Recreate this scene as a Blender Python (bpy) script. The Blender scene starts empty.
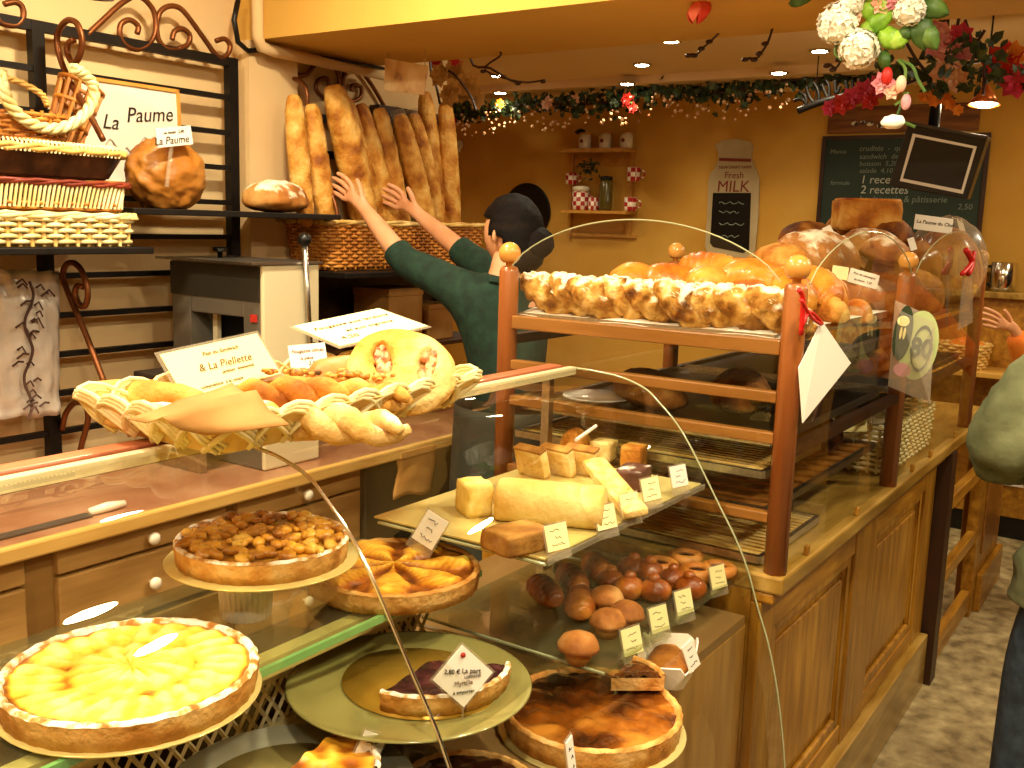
import bpy, math, random
import numpy as np
from mathutils import Vector, Matrix, noise
SC = bpy.context.scene; COL = SC.collection
PI = math.pi; sin = math.sin; cos = math.cos
# ---------------------------------------------------------------- camera (pinhole, f = 1000 px at 1024x768)
FPX = 1000.0; CH = 1.62
PITCH = math.atan(161/1000.0); ROLL = math.radians(1.75); AZ = math.radians(34)
cf = Vector((cos(AZ)*cos(PITCH), sin(AZ)*cos(PITCH), -sin(PITCH)))
_r0 = Vector((sin(AZ), -cos(AZ), 0)); _u0 = _r0.cross(cf)
cr = _r0*cos(ROLL)+_u0*sin(ROLL); cu = _u0*cos(ROLL)-_r0*sin(ROLL)
CAM = Vector((0, 0, CH))
def at(X, Y, x=None, y=None, z=None):
    """the point of the place seen at a photo pixel, on a plane x=, y= or z="""
    d = cf+cr*((X-512)/FPX)-cu*((Y-384)/FPX)
    t = ((x-CAM.x)/d.x) if x is not None else ((y-CAM.y)/d.y) if y is not None else ((z-CAM.z)/d.z)
    return CAM+d*t
# ---------------------------------------------------------------- object bookkeeping
def tag(o, label=None, cat=None, group=None, kind=None):
    if label: o['label'] = label
    if cat: o['category'] = cat
    if group: o['group'] = group
    if kind: o['kind'] = kind
    return o
def empty(name, label, cat, loc=(0, 0, 0), rz=0, group=None, rot=None):
    o = bpy.data.objects.new(name, None); COL.objects.link(o)
    o.empty_display_size = .05; o.location = loc; o.rotation_euler = rot if rot else (0, 0, rz)
    return tag(o, label, cat, group)
class MB:
    def __init__(s): s.v = []; s.f = []; s.T = None
    def add(s, vs, fs):
        n = len(s.v)
        s.v += [s.T @ Vector(p) for p in vs] if s.T else [Vector(p) for p in vs]
        s.f += [tuple(i+n for i in f) for f in fs]; return s
    def box(s, x0, x1, y0, y1, z0, z1):
        return s.add([(x, y, z) for x in (x0, x1) for y in (y0, y1) for z in (z0, z1)],
                     [(0, 1, 3, 2), (4, 6, 7, 5), (0, 4, 5, 1), (2, 3, 7, 6), (0, 2, 6, 4), (1, 5, 7, 3)])
    def cbox(s, c, d): return s.box(c[0]-d[0]/2, c[0]+d[0]/2, c[1]-d[1]/2, c[1]+d[1]/2, c[2]-d[2]/2, c[2]+d[2]/2)
    def grid(s, fn, nu, nv, wrapu=False, wrapv=False):
        vs = [fn(i/(nu if wrapu else nu-1), j/(nv if wrapv else nv-1)) for i in range(nu) for j in range(nv)]
        fs = []
        for i in range(nu if wrapu else nu-1):
            for j in range(nv if wrapv else nv-1):
                a, b = (i+1) % nu, (j+1) % nv
                fs.append((i*nv+j, a*nv+j, a*nv+b, i*nv+b))
        return s.add(vs, fs)
    def tube(s, pts, r, n=8, closed=False, flat=1.0):
        pts = [Vector(p) for p in pts]; m = len(pts); vs = []; fs = []
        N = None
        for i in range(m):
            t = (pts[(i+1) % m]-pts[i-1]) if (closed or 0 < i < m-1) else (pts[1]-pts[0] if i == 0 else pts[-1]-pts[-2])
            t = t.normalized() if t.length > 1e-9 else Vector((1, 0, 0))
            if N is None:
                N = Vector((0, 0, 1)) if abs(t.z) < .9 else Vector((1, 0, 0))
            N = (N-t*N.dot(t)).normalized(); B = t.cross(N)
            R = r[i] if isinstance(r, (list, tuple)) else r
            for k in range(n):
                a = 2*PI*k/n; vs.append(pts[i]+N*(cos(a)*R*flat)+B*(sin(a)*R))
        for i in range(m if closed else m-1):
            for k in range(n):
                a = ((i+1) % m)*n; b = (k+1) % n
                fs.append((i*n+k, a+k, a+b, i*n+b))
        if not closed:
            fs.append(tuple(range(n))); fs.append(tuple((m-1)*n+k for k in reversed(range(n))))
        return s.add(vs, fs)
    def lathe(s, prof, n=32, c=(0, 0, 0)):
        m = len(prof)
        vs = [(c[0]+r*cos(2*PI*k/n), c[1]+r*sin(2*PI*k/n), c[2]+z) for r, z in prof for k in range(n)]
        fs = [(i*n+k, i*n+(k+1) % n, (i+1)*n+(k+1) % n, (i+1)*n+k) for i in range(m-1) for k in range(n)]
        if prof[0][0] > 1e-4: fs.append(tuple(reversed(range(n))))
        if prof[-1][0] > 1e-4: fs.append(tuple((m-1)*n+k for k in range(n)))
        return s.add(vs, fs)
    def ball(s, c, r, n=12, sc=(1, 1, 1), nz=0, sd=0, flat=None):
        def fn(u, v):
            a = PI*u; b = 2*PI*v
            d = Vector((sin(a)*cos(b), sin(a)*sin(b), cos(a)))
            k = 1+(nz*noise.noise(d*2.2+Vector((sd*7.1, sd*3.3, sd))) if nz else 0)
            p = Vector((d.x*sc[0], d.y*sc[1], d.z*sc[2]))*(r*k)
            if flat is not None and p.z < -flat: p.z = -flat
            return p+Vector(c)
        return s.grid(fn, max(5, n//2+2), n, wrapv=True)
    def prism(s, poly, z0, z1):
        n = len(poly)
        return s.add([(x, y, z) for z in (z0, z1) for x, y in poly],
                     [tuple(reversed(range(n))), tuple(range(n, 2*n))]+[(i, (i+1) % n, n+(i+1) % n, n+i) for i in range(n)])
    def build(s, name, m, parent=None, smooth=False, bev=0, sub=0, label=None, cat=None, group=None, kind=None, loc=None, rot=None, solid=0):
        me = bpy.data.meshes.new(name); me.from_pydata([tuple(p) for p in s.v], [], s.f); me.update()
        o = bpy.data.objects.new(name, me); COL.objects.link(o)
        me.materials.append(m)
        if smooth:
            me.polygons.foreach_set('use_smooth', [True]*len(me.polygons))
        import bmesh
        b = bmesh.new(); b.from_mesh(me); bmesh.ops.remove_doubles(b, verts=b.verts, dist=1e-6)
        if not solid: bmesh.ops.recalc_face_normals(b, faces=b.faces)
        b.to_mesh(me); b.free()
        if solid:
            q = o.modifiers.new('s', 'SOLIDIFY'); q.thickness = solid; q.offset = 0
        if bev:
            q = o.modifiers.new('b', 'BEVEL'); q.width = bev; q.segments = 2; q.limit_method = 'ANGLE'
        if sub:
            q = o.modifiers.new('u', 'SUBSURF'); q.levels = sub; q.render_levels = sub
        if parent: o.parent = parent
        if loc is not None: o.location = loc
        if rot is not None: o.rotation_euler = rot
        return tag(o, label, cat, group, kind)
KIDS = {}
def kids(o): return [c for c in bpy.data.objects if c.parent == o]
def dup(o, loc=None, rot=None, label=None, group=None, sc=None, parent=None):
    """a copy of a thing with copies of its parts and sub-parts"""
    if o.name not in KIDS: KIDS[o.name] = kids(o)
    c = o.copy(); COL.objects.link(c)
    if parent is not None: c.parent = parent
    for ch in KIDS[o.name]: dup(ch, parent=c)
    if loc is not None: c.location = loc
    if rot is not None: c.rotation_euler = rot
    if sc is not None: c.scale = (sc, sc, sc) if isinstance(sc, (int, float)) else sc
    return tag(c, label, None, group)
def text(body, size, m, parent=None, loc=(0, 0, 0), rot=(PI/2, 0, 0), shear=0, align='CENTER', ext=.0004, name='lettering', bold=0):
    cu_ = bpy.data.curves.new(name, 'FONT'); cu_.body = body; cu_.size = size; cu_.shear = shear
    cu_.align_x = align; cu_.align_y = 'CENTER'; cu_.extrude = ext; cu_.offset = bold; cu_.resolution_u = 3
    o = bpy.data.objects.new(name, cu_); COL.objects.link(o); cu_.materials.append(m)
    me = bpy.data.meshes.new_from_object(o); bpy.data.objects.remove(o)
    o = bpy.data.objects.new(name, me); COL.objects.link(o)
    if not me.materials: me.materials.append(m)
    o.location = loc; o.rotation_euler = rot
    if parent: o.parent = parent
    return o
# ---------------------------------------------------------------- materials
def lin(h):
    h = h.lstrip('#'); return tuple((lambda c: c/12.92 if c <= .04045 else ((c+.055)/1.055)**2.4)(int(h[i:i+2], 16)/255) for i in (0, 2, 4))+(1,)
def mat(name, cols, scale=8, detail=5, rough=.6, bump=0, bscale=None, metal=0, stretch=(1, 1, 1), spec=.4, coat=0, pos=(.32, .68), flour=None, emit=None, wave=None, distort=0, sss=0, rnd=True, attr=0):
    m = bpy.data.materials.new(name); m.use_nodes = True
    nt = m.node_tree; N = nt.nodes; L = nt.links; N.clear()
    out = N.new('ShaderNodeOutputMaterial'); b = N.new('ShaderNodeBsdfPrincipled'); L.new(b.outputs[0], out.inputs[0])
    b.inputs['Roughness'].default_value = rough; b.inputs['Metallic'].default_value = metal
    b.inputs['Specular IOR Level'].default_value = spec; b.inputs['Coat Weight'].default_value = coat
    b.inputs['Coat Roughness'].default_value = .1
    tc = N.new('ShaderNodeTexCoord'); mp = N.new('ShaderNodeMapping'); mp.inputs['Scale'].default_value = stretch
    src = tc.outputs['Object']
    if rnd:
        oi = N.new('ShaderNodeObjectInfo'); ml = N.new('ShaderNodeMath'); ml.operation = 'MULTIPLY'; ml.inputs[1].default_value = 40
        va = N.new('ShaderNodeVectorMath'); L.new(oi.outputs['Random'], ml.inputs[0]); L.new(ml.outputs[0], va.inputs[0]); L.new(src, va.inputs[1]); src = va.outputs[0]
    L.new(src, mp.inputs['Vector'])
    if isinstance(cols, str): cols = [cols]
    if wave:
        t = N.new('ShaderNodeTexWave'); t.wave_type = 'BANDS'; t.bands_direction = wave; t.inputs['Distortion'].default_value = distort
        t.inputs['Detail'].default_value = 2; t.inputs['Scale'].default_value = scale
    else:
        t = N.new('ShaderNodeTexNoise'); t.inputs['Scale'].default_value = scale; t.inputs['Detail'].default_value = detail
    L.new(mp.outputs[0], t.inputs['Vector'])
    fac = t.outputs['Fac']
    if attr:
        A = N.new('ShaderNodeAttribute'); A.attribute_name = 'k'; q = N.new('ShaderNodeMix'); q.data_type = 'FLOAT'; q.inputs[0].default_value = attr
        L.new(fac, q.inputs[2]); L.new(A.outputs['Fac'], q.inputs[3]); fac = q.outputs[0]
    c = None
    if len(cols) == 1: b.inputs['Base Color'].default_value = lin(cols[0])
    else:
        r = N.new('ShaderNodeValToRGB'); e = r.color_ramp.elements
        while len(e) < len(cols): e.new(.5)
        for i, h in enumerate(cols):
            e[i].position = pos[0]+(pos[1]-pos[0])*i/(len(cols)-1); e[i].color = lin(h)
        L.new(fac, r.inputs[0]); c = r.outputs[0]
    if flour:
        g = N.new('ShaderNodeNewGeometry'); sp = N.new('ShaderNodeSeparateXYZ'); L.new(g.outputs['Normal'], sp.inputs[0])
        n2 = N.new('ShaderNodeTexNoise'); n2.inputs['Scale'].default_value = flour[2] if len(flour) > 2 else 22; n2.inputs['Detail'].default_value = 6
        L.new(mp.outputs[0], n2.inputs['Vector'])
        a = N.new('ShaderNodeMath'); a.operation = 'MULTIPLY_ADD'; L.new(sp.outputs['Z'], a.inputs[0]); a.inputs[1].default_value = .35; L.new(n2.outputs['Fac'], a.inputs[2])
        mr = N.new('ShaderNodeMapRange'); mr.inputs['From Min'].default_value = flour[1]; mr.inputs['From Max'].default_value = flour[1]+.16
        L.new(a.outputs[0], mr.inputs['Value'])
        mx = N.new('ShaderNodeMix'); mx.data_type = 'RGBA'; L.new(mr.outputs[0], mx.inputs['Factor'])
        if c: L.new(c, mx.inputs[6])
        else: mx.inputs[6].default_value = lin(cols[0])
        mx.inputs[7].default_value = lin(flour[0]); c = mx.outputs[2]
    if c: L.new(c, b.inputs['Base Color'])
    if bump:
        bt = t
        if bscale:
            bt = N.new('ShaderNodeTexNoise'); bt.inputs['Scale'].default_value = bscale; bt.inputs['Detail'].default_value = 4; L.new(mp.outputs[0], bt.inputs['Vector'])
        bp = N.new('ShaderNodeBump'); bp.inputs['Strength'].default_value = bump; bp.inputs['Distance'].default_value = .01
        L.new(bt.outputs['Fac'], bp.inputs['Height']); L.new(bp.outputs[0], b.inputs['Normal'])
    if emit:
        b.inputs['Emission Color'].default_value = lin(emit[0]); b.inputs['Emission Strength'].default_value = emit[1]
    if sss:
        b.inputs['Subsurface Weight'].default_value = sss; b.inputs['Subsurface Radius'].default_value = (.01, .005, .002)
    return m
def glass(name, tint='ffffff', rough=.0, ior=1.45, haze=None):
    m = bpy.data.materials.new(name); m.use_nodes = True
    nt = m.node_tree; N = nt.nodes; L = nt.links; N.clear()
    out = N.new('ShaderNodeOutputMaterial'); tr = N.new('ShaderNodeBsdfTransparent'); gl = N.new('ShaderNodeBsdfGlossy'); mx = N.new('ShaderNodeMixShader'); fr = N.new('ShaderNodeFresnel')
    ge = N.new('ShaderNodeNewGeometry'); ma = N.new('ShaderNodeMath'); ma.operation = 'MULTIPLY_ADD'   # the same reflection from both faces of a pane
    ma.inputs[1].default_value = 1/ior-ior; ma.inputs[2].default_value = ior; L.new(ge.outputs['Backfacing'], ma.inputs[0]); L.new(ma.outputs[0], fr.inputs['IOR'])
    tr.inputs[0].default_value = lin(tint); gl.inputs['Roughness'].default_value = rough
    L.new(fr.outputs[0], mx.inputs[0]); L.new(tr.outputs[0], mx.inputs[1]); L.new(gl.outputs[0], mx.inputs[2])
    last = mx.outputs[0]
    if haze:
        df = N.new('ShaderNodeBsdfDiffuse'); df.inputs[0].default_value = lin(haze[0]); m2 = N.new('ShaderNodeMixShader'); m2.inputs[0].default_value = haze[1]
        L.new(last, m2.inputs[1]); L.new(df.outputs[0], m2.inputs[2]); last = m2.outputs[0]
    L.new(last, out.inputs[0]); return m
M = {}
M['glass'] = glass('clear_glass', 'fbfcf8')
M['shelfglass'] = glass('shelf_glass', 'f2f6ea', haze=('8a8460', .10))
M['film'] = glass('plastic_film', 'f8f4ea', rough=.22, haze=('d8cdb4', .16))
M['edge'] = mat('glass_edge', 'a8ac84', rough=.15, spec=.9)
M['green_edge'] = mat('green_glass_edge', ['5f9a58', '86b86a'], scale=4, rough=.2, spec=.8)
M['plaster'] = mat('pale_plaster', ['d9b883', 'e4c691'], scale=2.2, rough=.85, bump=.12, bscale=40)
M['ochre'] = mat('ochre_plaster', ['be8a2c', 'ca983a', 'd2a44c'], scale=1.6, rough=.85, bump=.12, bscale=26)
M['beam'] = mat('beam_plaster', ['c89c44', 'd2a850'], scale=2, rough=.85, bump=.1, bscale=30)
M['ceil'] = mat('ceiling_paint', ['e6c590', 'eccb98'], scale=2, rough=.85)
M['tile'] = mat('stone_floor', ['6c5c3c', '8c7a54', 'a08e64', 'b4a276'], scale=14, detail=9, rough=.6, bump=.5, bscale=34, rnd=False)
M['wood'] = mat('honey_wood', ['84560f', 'a06c18', 'b88428'], scale=3.5, detail=8, rough=.42, stretch=(1.2, 9, 9), coat=.25, bump=.05)
M['woodv'] = mat('honey_wood_upright', ['84560f', '9c6a18', 'b28026'], scale=3.5, detail=8, rough=.42, stretch=(9, 9, 1.2), coat=.25, bump=.05)
M['woodtop'] = mat('worn_wood_top', ['7c5a1c', '9c7830', 'b49048'], scale=3, detail=9, rough=.35, stretch=(1.2, 8, 8), coat=.4, bump=.06)
M['redwood'] = mat('red_beech', ['84461a', '925222', '9e5e2a'], scale=3, detail=6, rough=.35, stretch=(8, 8, 1), coat=.3)
M['redwoodx'] = mat('red_beech_rail', ['80501a', '905c22', '9e682c'], scale=3, detail=6, rough=.38, stretch=(8, 1, 8), coat=.25)
M['knobwood'] = mat('turned_wood', ['c98a3a', 'd99c48'], scale=8, rough=.35, coat=.3)
M['darkwood'] = mat('dark_wood', ['2c1608', '3d200d'], scale=4, rough=.45, stretch=(8, 8, 1))
M['drawer'] = mat('old_oak', ['96703a', 'a88046', 'b89052'], scale=3, detail=8, rough=.5, stretch=(1.2, 9, 9), bump=.05)
M['drawerframe'] = mat('old_oak_frame', ['82602e', '946e38'], scale=3, detail=8, rough=.5, stretch=(1.2, 9, 9))
M['marble'] = mat('pink_marble', ['8c5c40', '9e7050', 'ac8262'], scale=5, detail=8, rough=.3)
M['iron'] = mat('black_iron', ['14100c', '1d1712'], scale=20, rough=.5, metal=.4)
M['bronze'] = mat('bronze_iron', ['6a3c1c', '85502a'], scale=14, rough=.4, metal=.7)
M['steel'] = mat('brushed_steel', ['a8a49a', 'c0bcb0'], scale=6, rough=.3, metal=1, stretch=(1, 14, 14))
M['chrome'] = mat('chrome', 'd8d4c8', rough=.12, metal=1)
M['wicker'] = mat('pale_wicker', ['c89a48', 'dcb562', 'ecd08a'], scale=14, rough=.5, bump=.1)
M['wickerw'] = mat('white_wicker', ['d8c078', 'e8d698', 'f2e6b8'], scale=14, rough=.5, bump=.1)
M['wickerb'] = mat('brown_wicker', ['9a5a1c', 'b87428', 'cf8f3c'], scale=14, rough=.45, bump=.1)
M['wickerd'] = mat('dark_wicker', ['2a160a', '3e2210', '52301a'], scale=18, rough=.35)
M['wickerr'] = mat('red_brown_wicker', ['6e2414', '8a3a20'], scale=18, rough=.4)
M['card'] = mat('white_card', ['e6decc', 'eee8d8'], scale=3, rough=.6)
M['ycard'] = mat('cream_card', ['f2e6a0', 'f6ecb0'], scale=3, rough=.6)
M['kraft'] = mat('kraft_paper', ['9a6a2c', 'a87838', 'b48444'], scale=9, rough=.75, bump=.1)
M['ink'] = mat('dark_ink', '2a1c10', rough=.8)
M['inkr'] = mat('red_ink', '9a2a18', rough=.8)
M['inkb'] = mat('brown_ink', '6a4a22', rough=.8)
M['gold'] = mat('gold_board', ['dcc878', 'e8d890'], scale=6, rough=.25, metal=.35)
M['porcelain'] = mat('white_porcelain', 'f2efe6', rough=.15, coat=.4)
M['black'] = mat('black_plastic', '0c0a08', rough=.35)
M['tray'] = mat('black_baking_tray', ['15110c', '221a12'], scale=10, rough=.4, metal=.5)
M['paper'] = mat('parchment', ['efe6d2', 'f6eedd'], scale=6, rough=.7)
M['knob'] = mat('china_knob', 'ece2c8', rough=.2)
# ================================================================ the room
def S(name, mb, m, **k): return mb.build(name, m, kind='structure', **k)
S('floor', MB().box(-1.8, 6.3, -1.8, 5, -.1, 0), M['tile'])
S('wall_left', MB().box(-1.7, 3.52, 2.76, 2.86, 0, 2.76), M['plaster'])
S('wall_left_alcove', MB().box(3.42, 3.52, 2.86, 4.86, 0, 2.76), M['ochre'])
S('wall_left_rear', MB().box(3.42, 6.2, 4.86, 4.96, 0, 2.76), M['ochre'])
S('wall_back', MB().box(6.1, 6.2, -1.7, 4.86, 0, 2.76), M['ochre'])
S('wall_right', MB().box(-1.7, 6.2, -1.8, -1.7, 0, 2.76), M['darkwood'])
S('wall_front', MB().box(-1.8, -1.7, -1.7, 2.86, 0, 2.76), M['plaster'])
S('ceiling', MB().box(-1.8, 2.38, -1.8, 2.9, 2.7, 2.8), M['ceil'])
S('ceiling_rear', MB().box(2.96, 5.45, -1.8, 5, 2.5, 2.6), M['ceil'])
S('ceiling_step', MB().box(5.45, 6.2, -1.8, 5, 2.455, 2.6), M['ceil'])
S('ceiling_beam', MB().box(2.37, 2.97, -1.7, 2.76, 2.195, 2.72), M['beam'])
S('pillar', MB().box(2.36, 2.58, 2.69, 2.76, 0, 2.195), M['plaster'])
# pipe and cable where the beam meets the wall
p = MB(); p.tube([(2.355, 2.64, 2.69), (2.355, 2.64, 2.2), (2.37, 2.64, 2.17), (2.42, 2.64, 2.165), (3.0, 2.66, 2.165)], .02, 10)
p.build('water_pipe', M['plaster'], smooth=True, label='cream painted pipe down the beam corner and along its underside', cat='pipe')
p = MB(); cp = [at(238, 0, y=2.68), at(234, 20, y=2.68), at(238, 42, y=2.68), at(248, 51, y=2.68), at(268, 49, y=2.68), at(300, 53, y=2.64), at(345, 61.5, y=2.64), at(384, 68.5, y=2.64)]
p.tube([q for q in cp], [.009]*5+[.006]*3, 8)
p.build('electric_cable', M['black'], smooth=True, label='black cable dropping beside the cream pipe under the beam', cat='cable')
# recessed ceiling spots
ES = mat('lit_bulb', 'ffffff', emit=('fff0cc', 60))
def downlight(x, y, z, label, group='recessed ceiling spots'):
    e = empty('recessed_spotlight', label, 'ceiling spotlight', (x, y, z), group=group)
    MB().lathe([(.032, -.002), (.036, -.008), (.05, -.008), (.052, 0), (.032, 0)], 20).build('trim_ring', M['chrome'], e, smooth=True)
    MB().lathe([(0, -.014), (.034, -.010), (.046, -.003)], 16).build('bulb', ES, e)
    l = bpy.data.lights.new('spot', 'SPOT'); l.energy = 26; l.color = (1, .86, .58); l.spot_size = 2.3; l.spot_blend = .7; l.shadow_soft_size = .04
    o = bpy.data.objects.new('spot_lamp', l); COL.objects.link(o); o.parent = e; o.location = (0, 0, -.02)
    return l
for (px_, py_, zz, lab) in [(498, 75, 2.5, 'lit ceiling spot above the wicker baguette basket, before the ceiling step'),
        (642, 64, 2.5, 'lit ceiling spot above the small wall shelf, before the ceiling step'), (820, 50, 2.5, 'lit ceiling spot beside the white hydrangeas'),
        (671, 40, 2.5, 'lit ceiling spot closest to the beam edge'), (627, 83, 2.455, 'lit ceiling spot just over the ivy above the wall shelf'),
        (779, 72, 2.455, 'lit ceiling spot just over the ivy above the milk bottle sign'), (500, 92, 2.455, 'lit ceiling spot half behind the ivy near the baguettes')]:
    q = at(px_, py_, z=zz); downlight(q.x, q.y, zz, lab)
# ================================================================ the curved glass display case
PROF = [(1.14, 1.298), (1.11, 1.2978), (1.078, 1.296), (1.023, 1.290), (.965, 1.272), (.93, 1.246), (.888, 1.208), (.85, 1.159), (.808, 1.093), (.775, 1.04), (.738, .982), (.705, .916), (.678, .841), (.65, .769), (.625, .679), (.607, .588), (.595, .508), (.588, .42)]
def smoothprof(n):
    P = [Vector(p) for p in PROF]; out = []
    for i in range(len(P)-1):
        a, b, c, d = P[max(i-1, 0)], P[i], P[i+1], P[min(i+2, len(P)-1)]
        for k in range(n):
            t = k/n; out.append(.5*((2*b)+(c-a)*t+(2*a-5*b+4*c-d)*t*t+(3*b-a-3*c+d)*t**3))
    return out+[P[-1]]
PS = smoothprof(4); CX0, CX1, SEAM = -.06, 1.95, .94
case = empty('display_case', 'long curved glass pastry display case on a wooden base', 'display case', (0, 0, 0))
for a, b in ((CX0, SEAM-.002), (SEAM+.002, CX1)):
    g = MB(); n = len(PS)
    vs = [(x, p.x, p.y) for x in (a, b) for p in PS]
    g.add(vs, [(i, i+1, n+i+1, n+i) for i in range(n-1)])
    g.build('curved_glass_pane', M['glass'], case, smooth=True)
for x in (SEAM, ):
    g = MB(); g.tube([(x, p.x-.001, p.y+.001) for p in PS], .003, 6); g.build('pane_joint', M['chrome'], case, smooth=True)
g = MB(); g.tube([(CX1, p.x, p.y) for p in PS], .0022, 6); g.build('glass_edge', M['edge'], case, smooth=True)
g = MB(); poly = [(p.x, p.y) for p in PS]+[(.70, .42), (.70, .815), (1.20, .815), (1.20, 1.285)]
g.add([(CX1-.006, y, z) for y, z in poly], [tuple(range(len(poly)))]); g.build('end_glass', M['glass'], case)
MB().box(CX0, CX1, 1.177, 1.212, 1.274, 1.302).build('top_board', mat('red_brown_wood', ['a8583a', 'b86a48', 'c47a56'], scale=3, rough=.35, stretch=(1, 9, 9), coat=.3), case, bev=.003)
MB().box(CX0, CX1, 1.157, 1.178, 1.278, 1.295).build('top_channel', mat('grey_channel', '5a4a40', rough=.4), case)
MB().box(CX0, CX1, 1.140, 1.158, 1.284, 1.301).build('top_trim', mat('pale_trim', 'e6d8a8', rough=.3, coat=.3), case)
MB().box(CX0, CX1, .70, 1.34, .06, .80).build('base_cabinet', mat('base_wood', ['94682a', 'a67a38', 'b68c48'], scale=3, detail=8, rough=.3, stretch=(9, 9, 1.2), coat=.4), case, bev=.004)
MB().box(CX0, CX1, .74, 1.30, 0, .06).build('plinth', M['darkwood'], case)
MB().box(CX0+.01, CX1-.01, .70, 1.335, .80, .82).build('deck', mat('deck_metal', ['8a6a3c', '9c7c4c'], scale=4, rough=.3, metal=.2), case)  # warm reflections are put into the deck colour
g = MB().box(CX0, CX1, .575, .70, .395, .42); g.build('glass_ledge', M['wood'], case, bev=.003)
for x in (CX0+.02, CX1-.03):
    MB().box(x-.01, x+.01, 1.185, 1.205, .82, 1.274).build('rear_post', M['steel'], case)
# middle shelf with its green front edge
MB().box(CX0+.01, 1.36, .975, 1.31, 1.012, 1.02).build('middle_shelf', M['shelfglass'], case)
MB().box(CX0+.01, 1.36, .968, .975, 1.010, 1.021).build('shelf_edge', M['green_edge'], case)
MB().box(CX0+.01, 1.36, 1.0, 1.025, .985, 1.012).build('shelf_rail', mat('cream_rail', 'e2d08c', rough=.35), case)
MB().box(CX0+.01, 1.36, 1.025, 1.04, .975, .99).build('shelf_gasket', M['darkwood'], case)
# pierced air grille behind the deck
g = MB(); z0, z1 = .872, .945; yg = 1.06; x = CX0+.02
while x < 1.3:
    for (xa, xb) in ((x, x+.05), (x+.05, x)):
        g.tube([(xa, yg, z0), (xb, yg, z1)], .0035, 4)
    x += .025
for z in (z0-.004, z1+.004): g.box(CX0+.01, 1.34, yg-.006, yg+.006, z-.006, z+.006)
g.build('air_grille', mat('cream_metal', 'dccb9a', rough=.4), case)
MB().box(CX0+.01, 1.34, yg+.04, yg+.05, .82, 1.0).build('grille_back', M['darkwood'], case)
MB().box(CX0+.01, 1.34, yg-.02, yg+.012, .82, .862).build('grille_sill', mat('cream_metal_sill', 'd8c690', rough=.4), case)
# two small glass shelves in the second bay
MB().box(1.305, 1.935, .805, 1.16, 1.079, 1.086).build('upper_shelf', M['shelfglass'], case)
MB().box(1.385, 1.935, .732, 1.12, .885, .892).build('lower_shelf', M['shelfglass'], case)
g = MB()
for x, z, ya, yb in ((1.305, 1.0825, .805, 1.16), (1.385, .8885, .732, 1.12)): MB().tube([(x, ya, z), (x, yb, z)], .003, 6).build('shelf_edge', M['edge'], case)
for x in (1.40, 1.91):
    MB().tube([(x, 1.155, .82), (x, 1.155, 1.08)], .005, 8).build('shelf_upright', M['steel'], case)
    for z, y1 in ((1.075, .84), (.881, .76)): MB().tube([(x, 1.16, z-.02), (x, y1, z)], .004, 6).build('shelf_bracket', M['steel'], case)
# ================================================================ the wooden counter and the bread rack
ctr = empty('wooden_counter', 'honey coloured panelled wooden counter carrying the bread rack', 'counter', (1.965, .655, 0))
def L_(o, mb): mb.T = Matrix.Translation(-Vector(o.location)); return mb
def lbox(o, *a): return L_(o, MB()).box(*a)
lbox(ctr, 1.965, 3.70, .70, 1.40, .03, .87).build('carcass', M['woodv'], ctr)
lbox(ctr, 1.962, 4.60, .632, 1.43, .87, .91).build('worktop', M['woodtop'], ctr, bev=.006)
lbox(ctr, 1.965, 3.70, .65, .70, .845, .87).build('moulding', M['wood'], ctr, bev=.006)
lbox(ctr, 1.965, 3.70, .650, .70, 0, .20).build('plinth', M['woodtop'], ctr, bev=.004)
for x0, x1 in ((1.965, 2.06), (2.70, 2.92), (3.55, 3.70)):
    lbox(ctr, x0, x1, .676, .70, .20, .845).build('stile', M['woodv'], ctr, bev=.003)
for x0, x1 in ((2.06, 2.70), (2.92, 3.55)):
    lbox(ctr, x0, x1, .679, .70, .76, .845).build('rail', M['wood'], ctr, bev=.003); lbox(ctr, x0, x1, .679, .70, .20, .26).build('rail', M['wood'], ctr, bev=.003)
    q = L_(ctr, MB())
    for a in ((x0+.005, x0+.035, .26, .76), (x1-.035, x1-.005, .26, .76), (x0+.035, x1-.035, .26, .29), (x0+.035, x1-.035, .73, .76)): q.box(a[0], a[1], .684, .70, a[2], a[3])
    q.build('panel_frame', M['woodv'], ctr, bev=.006)
    lbox(ctr, x0+.06, x1-.06, .690, .70, .32, .70).build('panel', M['woodv'], ctr, bev=.006)
for x in (2.15, 2.55, 3.15, 3.4, 3.8): lbox(ctr, x-.010, x+.010, .640, .650, .91, .932).build('pane_clip', M['woodv'], ctr, bev=.002)
# open gate and end panel
gate = empty('counter_gate', 'open framed wooden gate between panelled counter and end post', 'gate', (3.72, .66, 0))
lbox(gate, 3.715, 3.80, .63, .69, 0, .865).build('dark_stile', M['darkwood'], gate, label='dark stained stile')
lbox(gate, 4.52, 4.60, .64, .685, 0, .865).build('stile', M['wood'], gate)
for z0, z1 in ((.03, .12), (.335, .385), (.62, .67)): lbox(gate, 3.80, 4.52, .645, .68, z0, z1).build('rail', M['wood'], gate, bev=.004)
ep = empty('counter_end_post', 'wide wooden end panel with plinth past the open gate', 'counter', (4.61, .62, 0))
lbox(ep, 4.61, 5.15, .64, .72, 0, .868).build('panel', M['woodv'], ep, bev=.004)
lbox(ep, 4.61, 5.17, .615, .64, 0, .17).build('plinth', M['wood'], ep, bev=.004)
lbox(ep, 4.66, 5.08, .633, .64, .25, .80).build('moulding', M['redwoodx'], ep, bev=.003)
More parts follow.
